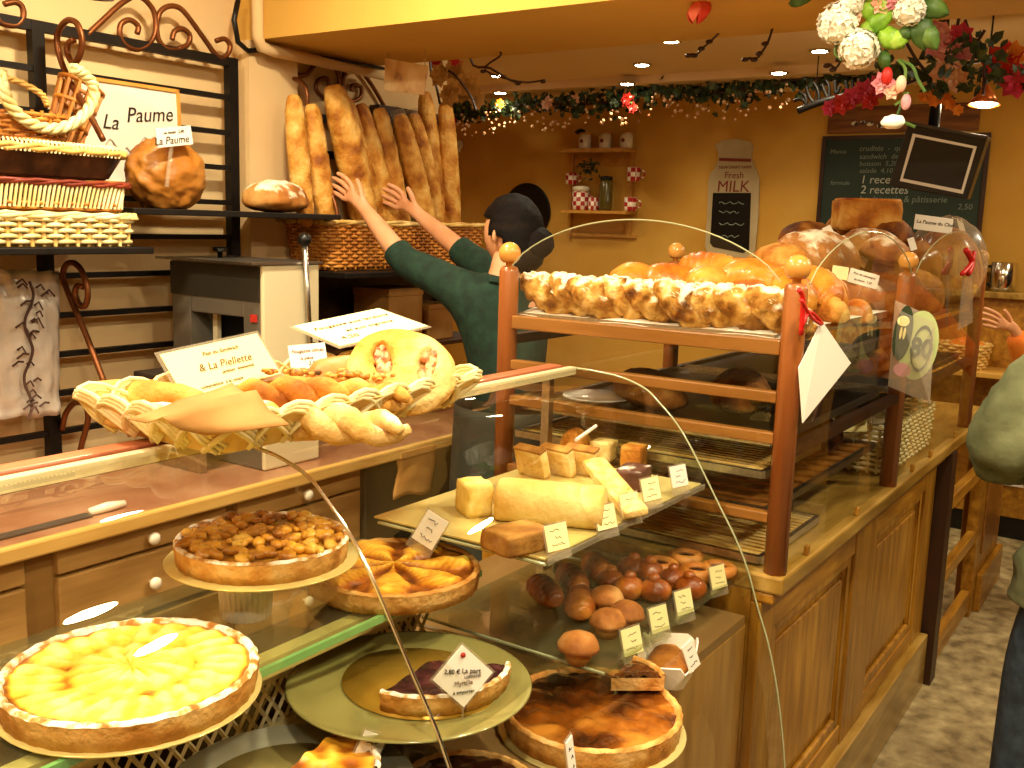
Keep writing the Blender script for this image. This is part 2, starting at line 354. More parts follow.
# the rack
RX = (1.99, 2.92, 4.05); RY = (.66, 1.36)
rack = empty('bread_rack', 'reddish beech bread rack with ball finials and glass sides', 'display rack', (1.99, .66, .91))
for x in RX:
    for y in RY:
        po = L_(rack, MB()).lathe([(.024, .91), (.024, 1.505), (.020, 1.515), (.012, 1.518)], 16, (x, y, 0)).build('post', M['redwood'], rack, smooth=True)
        q = MB().lathe([(.009, -.03), (.009, -.02), (.014, -.019)]+[(.027*sin(PI*t/10), -.027*cos(PI*t/10)) for t in range(2, 10)]+[(0, .027)], 16).build('ball_finial', M['knobwood'], po, smooth=True)
        q.location = (x-1.99, y-.66, 1.548-.91)
for z, h in ((1.386, .032), (1.283, .024), (1.197, .024), (1.028, .022)):
    lbox(rack, 1.975, 2.0, .68, 1.34, z-h/2, z+h/2).build('end_rail', M['redwoodx'], rack, bev=.003)
for z in (1.365, 1.19):
    for y in RY:
        if z > .95: lbox(rack, 2.0, 4.05, y-.012, y+.012, z-.035, z-.012).build('long_rail', M['darkwood'], rack)
# glass panes with arched tops
def arched(x0, y0, x1, y1, zb, zs, rise, name='glass_pane'):
    q = L_(rack, MB()); n = 24; vs = [(x0, y0, zb), (x1, y1, zb)]
    for i in range(n+1):
        t = 1-i/n; vs.append((x0+(x1-x0)*t, y0+(y1-y0)*t, zs+rise*(1-(2*t-1)**2)**.75))
    q.add(vs, [tuple(range(len(vs)))]); o = q.build(name, M['glass'], rack)
    q = L_(rack, MB()).tube(vs[2:], .0016, 5); q.build('pane_edge', M['edge'], o)
    o2 = o
    return o
arched(1.965, .685, 1.965, 1.335, .93, 1.52, .115)
arched(2.02, .643, 2.895, .643, .93, 1.515, .11); arched(2.945, .643, 4.025, .643, .93, 1.515, .12)
# ================================================================ builders for bread and baskets
def V3(*a): return Vector(a)
def atd(X, Y, d):
    return CAM+(cf+cr*((X-512)/FPX)-cu*((Y-384)/FPX))*d
def spline(P, n=6, closed=False):
    P = [Vector(p) for p in P]; out = []; m = len(P)
    for i in range(m if closed else m-1):
        a, b, c, d = (P[(i-1) % m], P[i], P[(i+1) % m], P[(i+2) % m]) if closed else (P[max(i-1, 0)], P[i], P[i+1], P[min(i+2, m-1)])
        for k in range(n):
            t = k/n; out.append(.5*((2*b)+(c-a)*t+(2*a-5*b+4*c-d)*t*t+(3*b-a-3*c+d)*t**3))
    return out if closed else out+[P[-1]]
def loaf(L, W, H, sd=0, nz=.06, cuts=0, cutd=.1, cang=.5, p=.55, nu=44, nv=28, bend=0, twist=0, fl=.45):
    """a baked loaf lying along x: rounded ends, flat underside, scored top"""
    mb = MB(); o3 = Vector((sd*5.7, sd*2.3, sd*9.1))
    def fn(u, v):
        a = PI*u; x = -cos(a); r = max(sin(a), 0)**p; b = 2*PI*v+twist*x
        y = r*cos(b); z = r*sin(b)
        k = 1+nz*noise.noise(Vector((x*2.2*L/W, y*2, z*2))+o3)+nz*.4*noise.noise(Vector((x*6*L/W, y*6, z*6))+o3)
        if cuts and sin(b) > .1:
            s = (x*.5+.5)*cuts+cos(b)*cang
            q = abs((s % 1)-.5)*2
            k *= 1-cutd*max(0, 1-q*3.2)*min(1, (sin(b)-.1)*2.5)*(1 if .04 < u < .96 else 0)
        zz = z*H/2*k
        if zz < 0: zz *= fl
        return Vector((x*L/2*(1+.02*k), y*W/2*k+bend*(1-x*x), zz+H/2*fl))
    mb.grid(fn, nu, nv, wrapv=True); return mb
def rope(pts, R, m, name, parent=None, strands=3, turns=6, tw=.55, **k):
    """plaited strands around a path"""
    P = spline(pts, 5); mb = MB(); n = len(P)
    for s in range(strands):
        q = []
        for i, c in enumerate(P):
            t = (P[min(i+1, n-1)]-P[max(i-1, 0)]).normalized(); up = Vector((0, 0, 1)); sdv = t.cross(up).normalized(); up = sdv.cross(t)
            a = 2*PI*(i/n*turns+s/strands); q.append(c+sdv*cos(a)*R*.55+up*sin(a)*R*.55)
        mb.tube(q, R*tw, 6)
    return mb.build(name, m, parent, smooth=True, **k)
def weave_wall(loop, z0, z1, rows, step, r, flare=0, phase=0, stakes=True):
    """woven basket side: loop = closed list of (x,y); weavers pass in and out of the stakes"""
    P = [Vector((a, b, 0)) for a, b in loop]; m = len(P); mb = MB(); c = sum(P, Vector())/m
    seg = []; d = 0
    for i in range(m):
        L = (P[(i+1) % m]-P[i]).length; seg.append((d, L)); d += L
    N = max(8, int(d/step)//2*2); ss = []
    def along(s):
        s %= d
        for i in range(m):
            if s <= seg[i][0]+seg[i][1]+1e-9:
                a, b = P[i], P[(i+1) % m]; t = (s-seg[i][0])/seg[i][1]; tn = (b-a).normalized()
                return a+(b-a)*t, Vector((tn.y, -tn.x, 0))
        return P[0], Vector((0, 0, 0))
    for row in range(rows):
        z = z0+(z1-z0)*(row+.5)/rows; q = []
        for i in range(N*2):
            p, nn = along(i*d/(N*2))
            if (p+nn-c).length < (p-c).length: nn = -nn
            f = 1+flare*(z-z0)/max(z1-z0, 1e-6)
            w = cos(PI*i/2*1.0+PI*(row % 2))*r*1.1 if i % 2 == 0 else 0
            p = c+(p-c)*f+nn*w; q.append((p.x, p.y, z))
        mb.tube(q, r, 5, closed=True)
    sk = MB()
    if stakes:
        for i in range(N):
            p, nn = along(i*d/N); f = 1+flare
            a = c+(p-c); b = c+(p-c)*f
            sk.tube([(a.x, a.y, z0-.004), (b.x, b.y, z1+.004)], r*.9, 5)
    return mb, sk
def rect(w, d, r=.03, n=4):
    out = []
    for cx_, cy_, a0 in ((w/2-r, d/2-r, 0), (-w/2+r, d/2-r, 90), (-w/2+r, -d/2+r, 180), (w/2-r, -d/2+r, 270)):
        for i in range(n+1):
            a = math.radians(a0+90*i/n); out.append((cx_+r*cos(a), cy_+r*sin(a)))
    return out
M['crust'] = mat('bread_crust', ['8a4a12', 'b4701f', 'd29a44', 'e2b868'], scale=11, detail=10, rough=.7, bump=.5, bscale=75, spec=.25)
M['crustd'] = mat('dark_crust', ['4a240a', '74400f', 'a0631f', 'c08a3c'], scale=12, detail=10, rough=.65, bump=.5, bscale=60, spec=.25)
M['crustf'] = mat('floured_crust', ['7a4414', 'a86a24', 'cc9a54'], scale=10, rough=.7, bump=.3, bscale=50, flour=('f0e2c2', .72))
M['baguette'] = mat('baguette_crust', ['8a4c10', 'b87824', 'd8a24a', 'e8c070'], scale=13, detail=10, rough=.6, bump=.5, bscale=80, spec=.3)
M['pale'] = mat('pale_crust', ['c88e3c', 'dcae60', 'ecca88'], scale=11, detail=10, rough=.75, bump=.45, bscale=80, flour=('f4e8cc', .80), spec=.2)
M['glaze'] = mat('glazed_crust', ['9a4a0c', 'c4701a', 'dc9434', 'eab85a'], scale=11, detail=10, rough=.4, bump=.35, bscale=45, coat=.15)
M['sugar'] = mat('sugared_pastry', ['5a3010', '96601e', 'c89848', 'e0bc7c'], scale=24, detail=10, rough=.75, bump=.8, bscale=55, flour=('eadfc8', .66, 38), spec=.15)
M['brioche'] = mat('brioche_crust', ['6a300c', '9c5016', 'c47e2e'], scale=14, detail=9, rough=.35, coat=.2, bump=.35, bscale=60)
M['sponge'] = mat('sponge_cake', ['e0b850', 'f0d070', 'f6e08c'], scale=30, rough=.8, bump=.3, bscale=90)
M['cake'] = mat('brown_cake', ['8a5a22', 'a8742e', 'c09044'], scale=22, rough=.8, bump=.3, bscale=80)
M['cakecut'] = mat('cut_cake', ['dcae54', 'ecc878', 'f6dc9a'], scale=40, rough=.85, bump=.35, bscale=110)
# ================================================================ iron wall rack on the wall behind the counter
YR = 2.70
ir = empty('wrought_iron_rack', 'black wrought iron wall grid with bronze scrolls and two shelves', 'wall rack', (1.62, YR, .95))
def lm(o): m = MB(); m.T = Matrix.Translation(-Vector(o.location)); return m
for x in (1.07, 1.615, 2.29): lm(ir).box(x-.018, x+.018, YR-.018, YR+.012, .88, 2.125).build('upright', M['iron'], ir)
for k in range(11):
    z = 2.112-.1135*k
    lm(ir).box(1.07, 2.29, YR-(.014 if k else .017), YR+.008, z-(.008 if k else .014), z+(.008 if k else .014)).build('cross_bar', M['iron'], ir)
lm(ir).box(1.70, 2.50, 2.40, 2.69, 1.612, 1.63).build('shelf', M['iron'], ir, bev=.003)
lm(ir).box(1.05, 1.73, 2.36, 2.69, 1.507, 1.525).build('shelf', M['iron'], ir, bev=.003)
def scroll(o, pts, r=.0085, **pl):
    q = lm(o).tube(spline([at(a, b, **pl) for a, b in pts], 5), r, 7); return q.build('scroll', M['bronze'], o, smooth=True)
scroll(ir, [(87, 35), (105, 18), (122, 3), (138, -4), (152, 8), (156, 25), (152, 40), (140, 49), (127, 46), (120, 36), (121, 24), (130, 20), (138, 26), (137, 34)], y=2.69)
scroll(ir, [(190, 36), (183, 29), (175, 31), (172, 40), (178, 49), (166, 48), (158, 38), (157, 22), (161, 11), (170, 6), (181, 9), (192, 22), (205, 40), (218, 57), (227, 55), (230, 46), (225, 39), (216, 41)][4:], y=2.69)
scroll(ir, [(178, 49), (187, 45), (190, 36), (183, 29), (175, 31), (172, 40)], y=2.69)
scroll(ir, [(-4, 14), (0, 22), (8, 25), (17, 25), (23, 17), (22, 7), (15, 2), (4, 4)], y=2.69)
scroll(ir, [(103, 140), (86, 108), (70, 82), (60, 58), (57, 38), (62, 25), (70, 20), (78, 25), (82, 40), (80, 55), (74, 63), (68, 55), (68, 44), (74, 40)], x=1.63)
scroll(ir, [(105, 385), (86, 335), (69, 295), (63, 276), (66, 265), (74, 263), (83, 273), (88, 293), (85, 306), (79, 304), (75, 294), (77, 286), (83, 287)], x=1.63)
scroll(ir, [(62, 430), (66, 413), (75, 403), (85, 405), (88, 420), (80, 455), (88, 480)], x=1.63)
# ---------------- things on the iron shelves
fr = empty('framed_sign', 'white framed sign with dark script, propped behind the paper-wrapped loaf', 'sign', (1.885, 2.665, 1.845), rot=(math.radians(-3), 0, 0))
MB().box(-.165, .165, -.006, .006, -.145, .145).build('sheet', M['card'], fr)
q = MB()
for a in ((-.172, .172, .14, .15), (-.172, .172, -.15, -.14), (-.172, -.162, -.15, .15), (.162, .172, -.15, .15)): q.box(a[0], a[1], -.012, .008, a[2], a[3])
q.build('frame', M['knobwood'], fr)
text('La', .06, M['ink'], fr, (-.075, -.008, .028), shear=.3); text('Paume', .062, M['ink'], fr, (.06, -.008, .062), (PI/2, -.12, 0), shear=.3)
q = MB()
for i, (a, b, c) in enumerate([(-.07, -.05, .03), (-.02, -.06, .02), (.05, -.04, .035), (.1, -.07, .02), (-.1, -.09, .02), (.02, -.1, .03)]):
    q.tube(spline([(a-c, -.008, b), (a-c*.3, -.008, b+c), (a+c*.4, -.008, b+c*.3), (a+c, -.008, b-.01)], 4), .0022, 4)
q.build('drawing', mat('pencil_grey', 'b4aa98', rough=.9), fr)
# paper-wrapped loaf with tag
pl = empty('wrapped_loaf', 'round loaf wrapped in crinkled brown paper with a white tag stuck in it', 'bread', (1.88, 2.50, 1.63))
q = MB()
def wr(u, v):
    a = PI*u; b = 2*PI*v; d = Vector((sin(a)*cos(b), sin(a)*sin(b), cos(a))); k = 1+.10*noise.noise(d*3)+.07*abs(noise.noise(d*5))+.03*abs(noise.noise(d*11))
    p = Vector((d.x*.118, d.y*.085, d.z*.105))*k; p.z = max(p.z, -.095); return p+Vector((0, 0, .095))
q.grid(wr, 60, 90, wrapv=True); q.build('wrapper', mat('brown_wrapping', ['8a5218', 'a06420', 'b0742c', 'bc8438'], scale=5, rough=.45, bump=.5, bscale=12, coat=.1), pl, smooth=True)
q = MB().box(-.06, .06, -.002, .002, -.026, .026); tg = q.build('price_tag', M['card'], pl, loc=(-.045, -.098, .200), rot=(0, -.16, 0))
text('La Paume', .03, M['ink'], tg, (-.012, -.003, -.010), shear=.25); text('au levain  2,40', .012, M['ink'], tg, (0, -.003, .012))
MB().tube([(-.075, -.10, .06), (-.05, -.093, .18)], .006, 6).build('tag_stick', M['film'], pl)
q = loaf(.225, .17, .145, 3, .08, 3, .07); q.build('round_loaf', M['crustf'], smooth=True, label='small oval floury loaf alone at the end of the iron shelf', cat='bread', loc=(2.29, 2.49, 1.63), rot=(0, 0, .15))
# baskets stacked on the lower shelf
bs = empty('wicker_tray', 'lowest pale wicker tray basket of the stack on the iron shelf', 'basket', (1.465, 2.52, 1.526), group='stacked baskets')
w_, k_ = weave_wall(rect(.42, .27, .02), .005, .075, 5, .03, .0062, .03); w_.build('weave', M['wickerw'], bs, smooth=True); k_.build('stakes', M['wicker'], bs)
MB().box(-.2, .2, -.125, .125, 0, .008).build('base', M['wicker'], bs)
rope([(x, y, .078) for x, y in rect(.43, .28, .02)]+[(.215, .12, .078)], .011, M['wickerw'], 'rim', bs, turns=34)
bs = empty('wicker_tray', 'wicker tray with reddish rim, second from the bottom of the basket stack', 'basket', (1.455, 2.52, 1.612), group='stacked baskets')
w_, k_ = weave_wall(rect(.40, .26, .02), .004, .028, 2, .02, .005, .02); w_.build('weave', M['wickerb'], bs, smooth=True)
q = MB(); R2 = rect(.42, .28, .02, 3); R3 = [Vector((a, b, 0)) for a, b in R2]
for i in range(len(R3)):
    a, b = R3[i], R3[(i+1) % len(R3)]; nn = max(1, int((b-a).length/.012))
    for j in range(nn):
        p = a+(b-a)*(j/nn); p2 = a+(b-a)*((j+.9)/nn); q.tube([(p.x*.97, p.y*.97, .012), (p2.x, p2.y, .07)], .0042, 5)
q.build('stakes', M['wickerw'], bs)
rope([(x, y, .074) for x, y in R2]+[(R2[0][0], R2[0][1], .074)], .010, M['wickerr'], 'rim', bs, turns=30)
MB().box(-.19, .19, -.12, .12, 0, .006).build('base', M['wickerb'], bs)
bs = empty('dark_wicker_tray', 'dark brown wicker tray with pale top edge, topmost of the basket stack', 'basket', (1.44, 2.51, 1.700), group='stacked baskets', rot=(0, 0, .06))
q = MB(); lo = rect(.37, .25, .03); hi = rect(.42, .30, .03); n = len(lo)
q.add([(x, y, 0) for x, y in lo]+[(x, y, .06) for x, y in hi], [tuple(range(n))]+[(i, (i+1) % n, n+(i+1) % n, n+i) for i in range(n)]); q.build('tray_body', M['wickerd'], bs, solid=.008)
rope([(x, y, .066) for x, y in hi]+[(hi[0][0], hi[0][1], .066)], .013, M['wicker'], 'rim', bs, turns=40)
q = MB()
for i in range(n):
    a, b = Vector((*hi[i], 0)), Vector((*hi[(i+1) % n], 0)); nn = max(1, int((b-a).length/.011))
    for j in range(nn):
        p = a+(b-a)*(j/nn); q.tube([(p.x*1.03, p.y*1.03, .055), (p.x*1.03+.006, p.y*1.03, .078), (p.x*.93, p.y*.93, .084)], .0032, 4)
q.build('edging', M['wickerw'], bs)
# loop handled basket above the stack
hb = empty('handled_basket', 'small brown basket with a thick pale loop handle on top of the stack', 'basket', (1.44, 2.50, 1.786))
w_, k_ = weave_wall([(.11*cos(2*PI*i/20), .08*sin(2*PI*i/20)) for i in range(20)], .004, .07, 6, .022, .005, .12); w_.build('weave', M['wickerb'], hb, smooth=True); k_.build('stakes', M['wickerb'], hb)
MB().lathe([(0, 0), (.1, 0), (.1, .006), (0, .006)], 20).build('base', M['wickerb'], hb)
rope([at(a, b, y=2.40)-Vector(hb.location) for a, b in [(2, 72), (4, 92), (14, 110), (30, 123), (50, 129), (70, 125), (86, 113), (94, 97), (92, 83), (82, 73), (72, 68)]], .015, M['wickerw'], 'handle', hb, turns=7)
rope([(-.13, .03, .10), (-.09, .03, .14), (0, .03, .155), (.08, .03, .13), (.10, .03, .10)], .009, M['wicker'], 'rim', hb, turns=5)
tb = empty('tall_basket', 'tall open slatted basket leaning behind the pale loop handle', 'basket', (1.60, 2.57, 1.788), rot=(0, .38, 0))
q = MB()
for i in range(12):
    a = 2*PI*i/12; q.tube([(.045*cos(a), .03*sin(a), 0), (.06*cos(a), .045*sin(a), .18)], .006, 5)
q.build('slats', M['wickerb'], tb)
for z, f in ((.005, 1), (.06, 1.1), (.12, 1.22), (.178, 1.34)):
    MB().tube([(.046*f*cos(2*PI*i/24), .032*f*sin(2*PI*i/24), z) for i in range(24)], .007, 6, closed=True).build('hoop', M['wickerb'], tb, smooth=True)
sb = empty('red_crate', 'red plastic crate corner beside the lowest wicker tray', 'crate', (1.195, 2.50, 1.526))
q = MB()
for z in (.0, .035, .07): q.box(-.08, .035, -.1, .1, z, z+.014)
for x, y in ((-.07, -.09), (.03, -.09), (.03, .09), (-.07, .09)): q.box(x-.006, x+.005, y-.008, y+.008, 0, .084)
q.build('lattice', mat('red_plastic', 'b81818', rough=.35), sb)
# hanging bag of flat packets
hg = empty('hanging_bag', 'clear plastic bag with dark floral print hung from the iron rack', 'bag', at(30, 270, y=2.60), rot=(0, .06, 0))
q = MB()
def bagf(u, v):
    x = (u-.5)*.165*(1+.10*v); z = -.40*v+.012*noise.noise(Vector((u*4, v*5, 1))); y = -.02*sin(PI*u)*(.4+.6*sin(PI*v))+.014*noise.noise(Vector((u*7, v*9, 4)))
    return (x, y, z)
q.grid(bagf, 16, 26); q.build('sheet', mat('grey_film', ['b0a698', 'c8beb0', 'dcd4c6'], scale=5, rough=.22, bump=.6, bscale=12, coat=.6), hg, smooth=True, solid=.004)
q = MB(); random.seed(4)
q.tube(spline([(-.02+.012*sin(i*1.3), -.032, -.03-.37*i/12) for i in range(13)], 3), .004, 5)
for i in range(26):
    t = random.random(); x, z = -.02+random.gauss(0, .018 if t > .35 else .035), -.03-.36*t; s = random.uniform(.008, .018)
    q.tube([(x-s, -.034, z), (x, -.036, z+s*.8), (x+s, -.034, z+random.uniform(-s, s))], .003, 4)
q.build('printed_sprig', mat('sprig_print', ['3a2620', '5c4034'], scale=20, rough=.8), hg)
# dark lamp rim over the grid
q = MB().lathe([(.0, .06), (.06, .055), (.11, .02), (.115, 0), (.105, .0), (.06, .04)], 28); q.build('lamp_shade', M['black'], smooth=True, label='black lamp shade rim over the iron grid', cat='lamp', loc=at(62, -8, y=2.3), rot=(.12, 0, 0)); 
# ================================================================ cabinet along the wall with drawers and marble top
bc = empty('drawer_cabinet', 'old oak drawer cabinet with pink marble top along the wall behind the case', 'cabinet', (0, 2.12, 0))
lm(bc).box(-.5, 3.38, 2.16, 2.68, 0, .83).build('carcass', M['drawerframe'], bc)
lm(bc).box(-.5, 3.40, 2.125, 2.68, .845, .872).build('marble_top', M['marble'], bc)
lm(bc).box(-.5, 3.40, 2.105, 2.128, .835, .874).build('wooden_nosing', mat('nosing_wood', ['c89a4c', 'd8b064'], scale=3, rough=.4, stretch=(1, 9, 9)), bc, bev=.006)
i = 0
for x0 in (-.42, .14, .70, 1.28, 1.82):
    for (z0, z1) in ((.765, .83), (.60, .755), (.34, .585), (.08, .325)):
        d = lm(bc).box(x0, x0+.50, 2.140, 2.165, z0, z1).build('drawer', M['drawer'], bc, bev=.004)
        if x0 == .70:
            q = lm(bc)
            for a in ((x0+.17, x0+.33, z1-.052, z1-.047), (x0+.17, x0+.33, z1-.027, z1-.022), (x0+.17, x0+.175, z1-.052, z1-.022), (x0+.325, x0+.33, z1-.052, z1-.022)): q.box(a[0], a[1], 2.134, 2.142, a[2], a[3])
            q.build('label_holder', M['steel'], d)
        else:
            q = MB().lathe([(.006, 0), (.006, .012), (.016, .018), (.017, .026), (.01, .032), (0, .033)], 14); o = q.build('knob', M['knob'], d, smooth=True)
            o.rotation_euler = (PI/2, 0, 0); o.location = (x0+.25, 2.14-2.12, (z0+z1)/2)
lm(bc).box(2.34, 3.38, 2.135, 2.165, .04, .83).build('dark_front', mat('grey_green_front', ['1e2018', '2a2c22'], scale=5, rough=.5), bc, bev=.004, label='dark grey green cabinet front')
kb = empty('paper_bag', 'flat brown paper bag hung on the dark cabinet front behind the glass', 'bag', at(415, 448, y=2.12)); MB().grid(lambda u, v: (-.10+.2*u+.01*sin(v*5), -.012*sin(PI*u)-.006*noise.noise(Vector((u*4, v*4, 0))), -.16*v+.01*sin(u*6)), 12, 12).build('sheet', M['kraft'], kb, smooth=True, solid=.004); MB().box(-.09, .09, -.018, -.012, -.02, .0).build('folded_top', M['kraft'], kb)
kn = empty('bread_knife', 'long knife with pale handle lying on the pink marble top', 'knife', (1.25, 2.19, .8745), rot=(0, 0, .02))
MB().box(-.20, .15, -.016, .016, 0, .004).build('blade', mat('grey_steel', ['6a6258', '7c7468'], scale=5, rough=.35, metal=.6), kn)
MB().tube([(.15, 0, .008), (.20, 0, .010), (.25, 0, .008)], [.010, .013, .009], 10).build('handle', M['knob'], kn, smooth=True)
# ================================================================ bread slicer
sl = empty('bread_slicer', 'grey and cream bread slicer with black ball lever', 'bread slicer', (2.09, 2.42, .873))
gm = mat('slicer_grey', ['6c6658', '787264'], scale=4, rough=.35, metal=.3); cm = mat('slicer_cream', 'd6c8a0', rough=.4)
q = MB(); 
for a in ((-.11, .1, -.2, .2, .0, .10), (-.11, .1, .11, .2, .10, .607), (-.11, .1, -.2, -.13, .10, .607), (-.11, .1, -.13, .11, .45, .607)): q.box(*a)
q.build('housing', gm, sl, bev=.004)
MB().box(.0, .09, -.13, .11, .10, .45).build('dark_mouth', M['black'], sl)
MB().box(-.06, -.045, .05, .07, .10, .45).build('guide_bar', cm, sl)
MB().box(-.113, .112, -.215, -.20, .0, .607).build('front_panel', cm, sl, bev=.006)
MB().box(-.114, -.110, -.2, .2, .50, .60).build('upper_band', mat('slicer_dark_grey', '3c382e', rough=.35, metal=.3), sl)
MB().box(-.118, -.113, -.19, -.165, .44, .462).build('badge', mat('red_badge', 'b83024', rough=.4), sl)
MB().box(-.16, .12, -.222, .21, .607, .614).build('lid', M['steel'], sl)
MB().lathe([(.008, .0), (.008, .018), (.022, .02), (.022, .032), (0, .033)], 12).build('lid_knob', M['black'], sl, smooth=True, loc=(-.02, .08, .614))
lv = MB().tube([(.06, -.23, .33), (.035, -.232, .66)], .0085, 10).build('lever', M['steel'], sl, smooth=True)
MB().ball((.034, -.232, .68), .021, 14).build('lever_ball', M['black'], lv, smooth=True)
for z in (.36, .22): MB().lathe([(0, 0), (.009, 0), (.009, .004), (0, .005)], 10).build('screw', M['black'], sl, loc=(.085 if z > .3 else 0, -.216, z), rot=(PI/2, 0, 0))
MB().box(-.27, -.118, -.16, .18, .245, .275).build('feed_tray', mat('tray_brown', '3a3028', rough=.4), sl, bev=.004)
MB().box(-.25, -.23, -.1, .1, .0, .245).build('tray_leg', M['steel'], sl)
# ================================================================ baguette stand
bg = empty('baguette_stand', 'black iron stand with scrolls holding the baguette basket', 'rack', (2.54, 2.66, 1.0))
for x in (2.545, 3.44): lm(bg).box(x-.015, x+.015, 2.715, 2.745, .873, 2.0).build('upright', M['iron'], bg)
for z in (1.98, 1.85, 1.72, 1.59): lm(bg).box(2.545, 3.44, 2.72, 2.74, z-.014, z+.014).build('cross_bar', M['iron'], bg)
lm(bg).box(2.50, 3.46, 2.38, 2.745, 1.415, 1.435).build('shelf', M['iron'], bg, bev=.003)
lm(bg).box(2.55, 3.46, 2.45, 2.745, 1.13, 1.145).build('shelf', M['darkwood'], bg)
lm(bg).box(2.58, 3.46, 2.735, 2.752, .88, 1.41).build('back_board', M['darkwood'], bg)
lm(bg).box(3.02, 3.46, 2.70, 2.75, 1.88, 2.06).build('top_board', M['darkwood'], bg)
scroll(bg, [(338, 225), (335, 203), (322, 176), (300, 146), (284, 116), (279, 96), (285, 82), (297, 79), (306, 88), (307, 105), (302, 115), (294, 115), (289, 105), (293, 97)], x=2.56, r=.007)
def c4(l): return [(200+a/4, b/4) for a, b in l]
scroll(bg, c4([(310, 350), (345, 305), (420, 300), (470, 252), (530, 262), (556, 310), (545, 368), (500, 390), (465, 360), (472, 322), (508, 315), (515, 345)]), y=2.74)
scroll(bg, c4([(605, 365), (612, 340), (645, 350), (640, 390), (600, 405), (574, 370), (575, 300), (612, 265), (650, 290), (700, 360), (745, 440)]), y=2.74)
bk = empty('baguette_basket', 'deep brown wicker basket full of baguettes on the iron stand', 'basket', (2.96, 2.575, 1.436))
w_, k_ = weave_wall(rect(.86, .22, .04), .01, .16, 13, .026, .0058, .06); w_.build('weave', M['wickerb'], bk, smooth=True); k_.build('stakes', M['wickerb'], bk)
MB().box(-.41, .41, -.1, .1, 0, .012).build('base', M['wickerb'], bk)
R2 = rect(.91, .24, .04); rope([(x, y, .168) for x, y in R2]+[(R2[0][0], R2[0][1], .168)], .013, M['wicker'], 'rim', bk, turns=40)
BG = [(287, 99, 300, 225, .028, 2.56, 'pale baguette standing nearest the pillar'), (305, 108, 322, 228, .028, 2.55, 'slim baguette second from the pillar'), (323, 90, 358, 238, .042, 2.57, 'thickest golden loaf among the standing baguettes'),
      (338, 102, 376, 238, .030, 2.60, 'baguette just behind the thick golden loaf'), (353, 108, 390, 235, .030, 2.58, 'pale baguette above the raised hand'), (372, 112, 398, 240, .031, 2.57, 'dark gold baguette between the two hands'),
      (392, 118, 425, 245, .033, 2.56, 'baguette in clear film behind the further hand'), (406, 117, 436, 245, .030, 2.58, 'brown baguette next to the film-wrapped one'), (418, 96, 432, 245, .031, 2.62, 'tall upright baguette near the end of the basket'), (438, 106, 446, 245, .032, 2.60, 'last baguette at the far end of the basket')]
random.seed(2)
for i, (xa, ya, xb, yb, r, yy, lab) in enumerate(BG):
    a, b = at(xa, ya, y=yy+.05), at(xb, yb, y=yy); L = (a-b).length*1.02; d = (a-b).normalized()
    q = loaf(L, r*2.9, r*2.6, i+11, .07, 5, .13, .8, p=.42, nu=60, nv=18, bend=random.uniform(-.008, .008), fl=.9)
    o = q.build('baguette', M['baguette'], smooth=True, label=lab, cat='baguette', group='baguettes in the wicker basket')
    Z = Vector((0, -1, .15)); Y_ = Z.cross(d).normalized(); Z = d.cross(Y_)
    o.matrix_world = Matrix(((d.x, Y_.x, Z.x, 0), (d.y, Y_.y, Z.y, 0), (d.z, Y_.z, Z.z, 0), (0, 0, 0, 1)))
    o.location = (a+b)/2
    if 'film' in lab: MB().tube([(-L*.5-.01, 0, r), (-L*.3, 0, r), (L*.3, 0, r), (L*.5+.02, 0, r)], [r*.7, r*1.25, r*1.25, r*.8], 10).build('film_sleeve', M['film'], o, smooth=True)
# boxes under the baguettes
def kbox(name, x0, x1, y0, y1, z0, z1, label, m='kraft'):
    e = empty(name, label, 'box', ((x0+x1)/2, (y0+y1)/2, z0)); w, d, h = (x1-x0)/2, (y1-y0)/2, z1-z0
    MB().box(-w, w, -d, d, 0, h*.86).build('carton', M[m], e, bev=.003); MB().box(-w-.003, w+.003, -d-.003, d+.003, h*.86, h).build('lid', M[m], e, bev=.003)
    return e
kbox('cake_box', 2.86, 3.06, 2.5, 2.68, 1.146, 1.36, 'printed brown cake box on the shelf under the baguettes')
kbox('cake_box', 3.10, 3.26, 2.5, 2.68, 1.146, 1.29, 'lower brown carton beside the printed cake box under the baguettes')
kbox('cake_box', 3.02, 3.24, 2.42, 2.64, .874, 1.03, 'brown carton on the worktop behind the green sleeve')
q = loaf(.14, .11, .07, 21, .06, 0); q.build('bread_roll', M['crust'], smooth=True, label='single roll on the dark shelf beside the slicer', cat='bread', loc=(2.72, 2.55, 1.146))
# ================================================================ tarts and cakes in the display case
def build_k(mb, ks, name, m, parent=None, **k):
    me = bpy.data.meshes.new(name); me.from_pydata([tuple(p) for p in mb.v], [], mb.f); me.update()
    o = bpy.data.objects.new(name, me); COL.objects.link(o); me.materials.append(m)
    a = me.attributes.new('k', 'FLOAT', 'POINT'); a.data.foreach_set('value', ks)
    me.polygons.foreach_set('use_smooth', [True]*len(me.polygons))
    if parent: o.parent = parent
    return o
M['tcrust'] = mat('tart_crust', ['a0641e', 'c48638', 'd8a458', 'e2b874'], scale=18, detail=9, rough=.7, bump=.5, bscale=80)
M['tsugar'] = mat('sugared_rim', ['b07430', 'd4a868', 'f0e2c8', 'fbf5ea'], scale=44, detail=8, rough=.8, bump=.6, bscale=80, pos=(.38, .58))
M['apple'] = mat('baked_apple', ['8a4c14', 'c88a1e', 'ecc43c', 'f4d858', 'f8e688'], scale=34, detail=10, rough=.55, attr=.5, pos=(.22, .66), bump=.5, bscale=60)
M['pear'] = mat('baked_pear', ['5c2c0c', 'a85c14', 'e0a02c', 'f2cc50'], scale=30, detail=10, rough=.4, attr=.55, pos=(.2, .72), coat=.15, bump=.4, bscale=50)
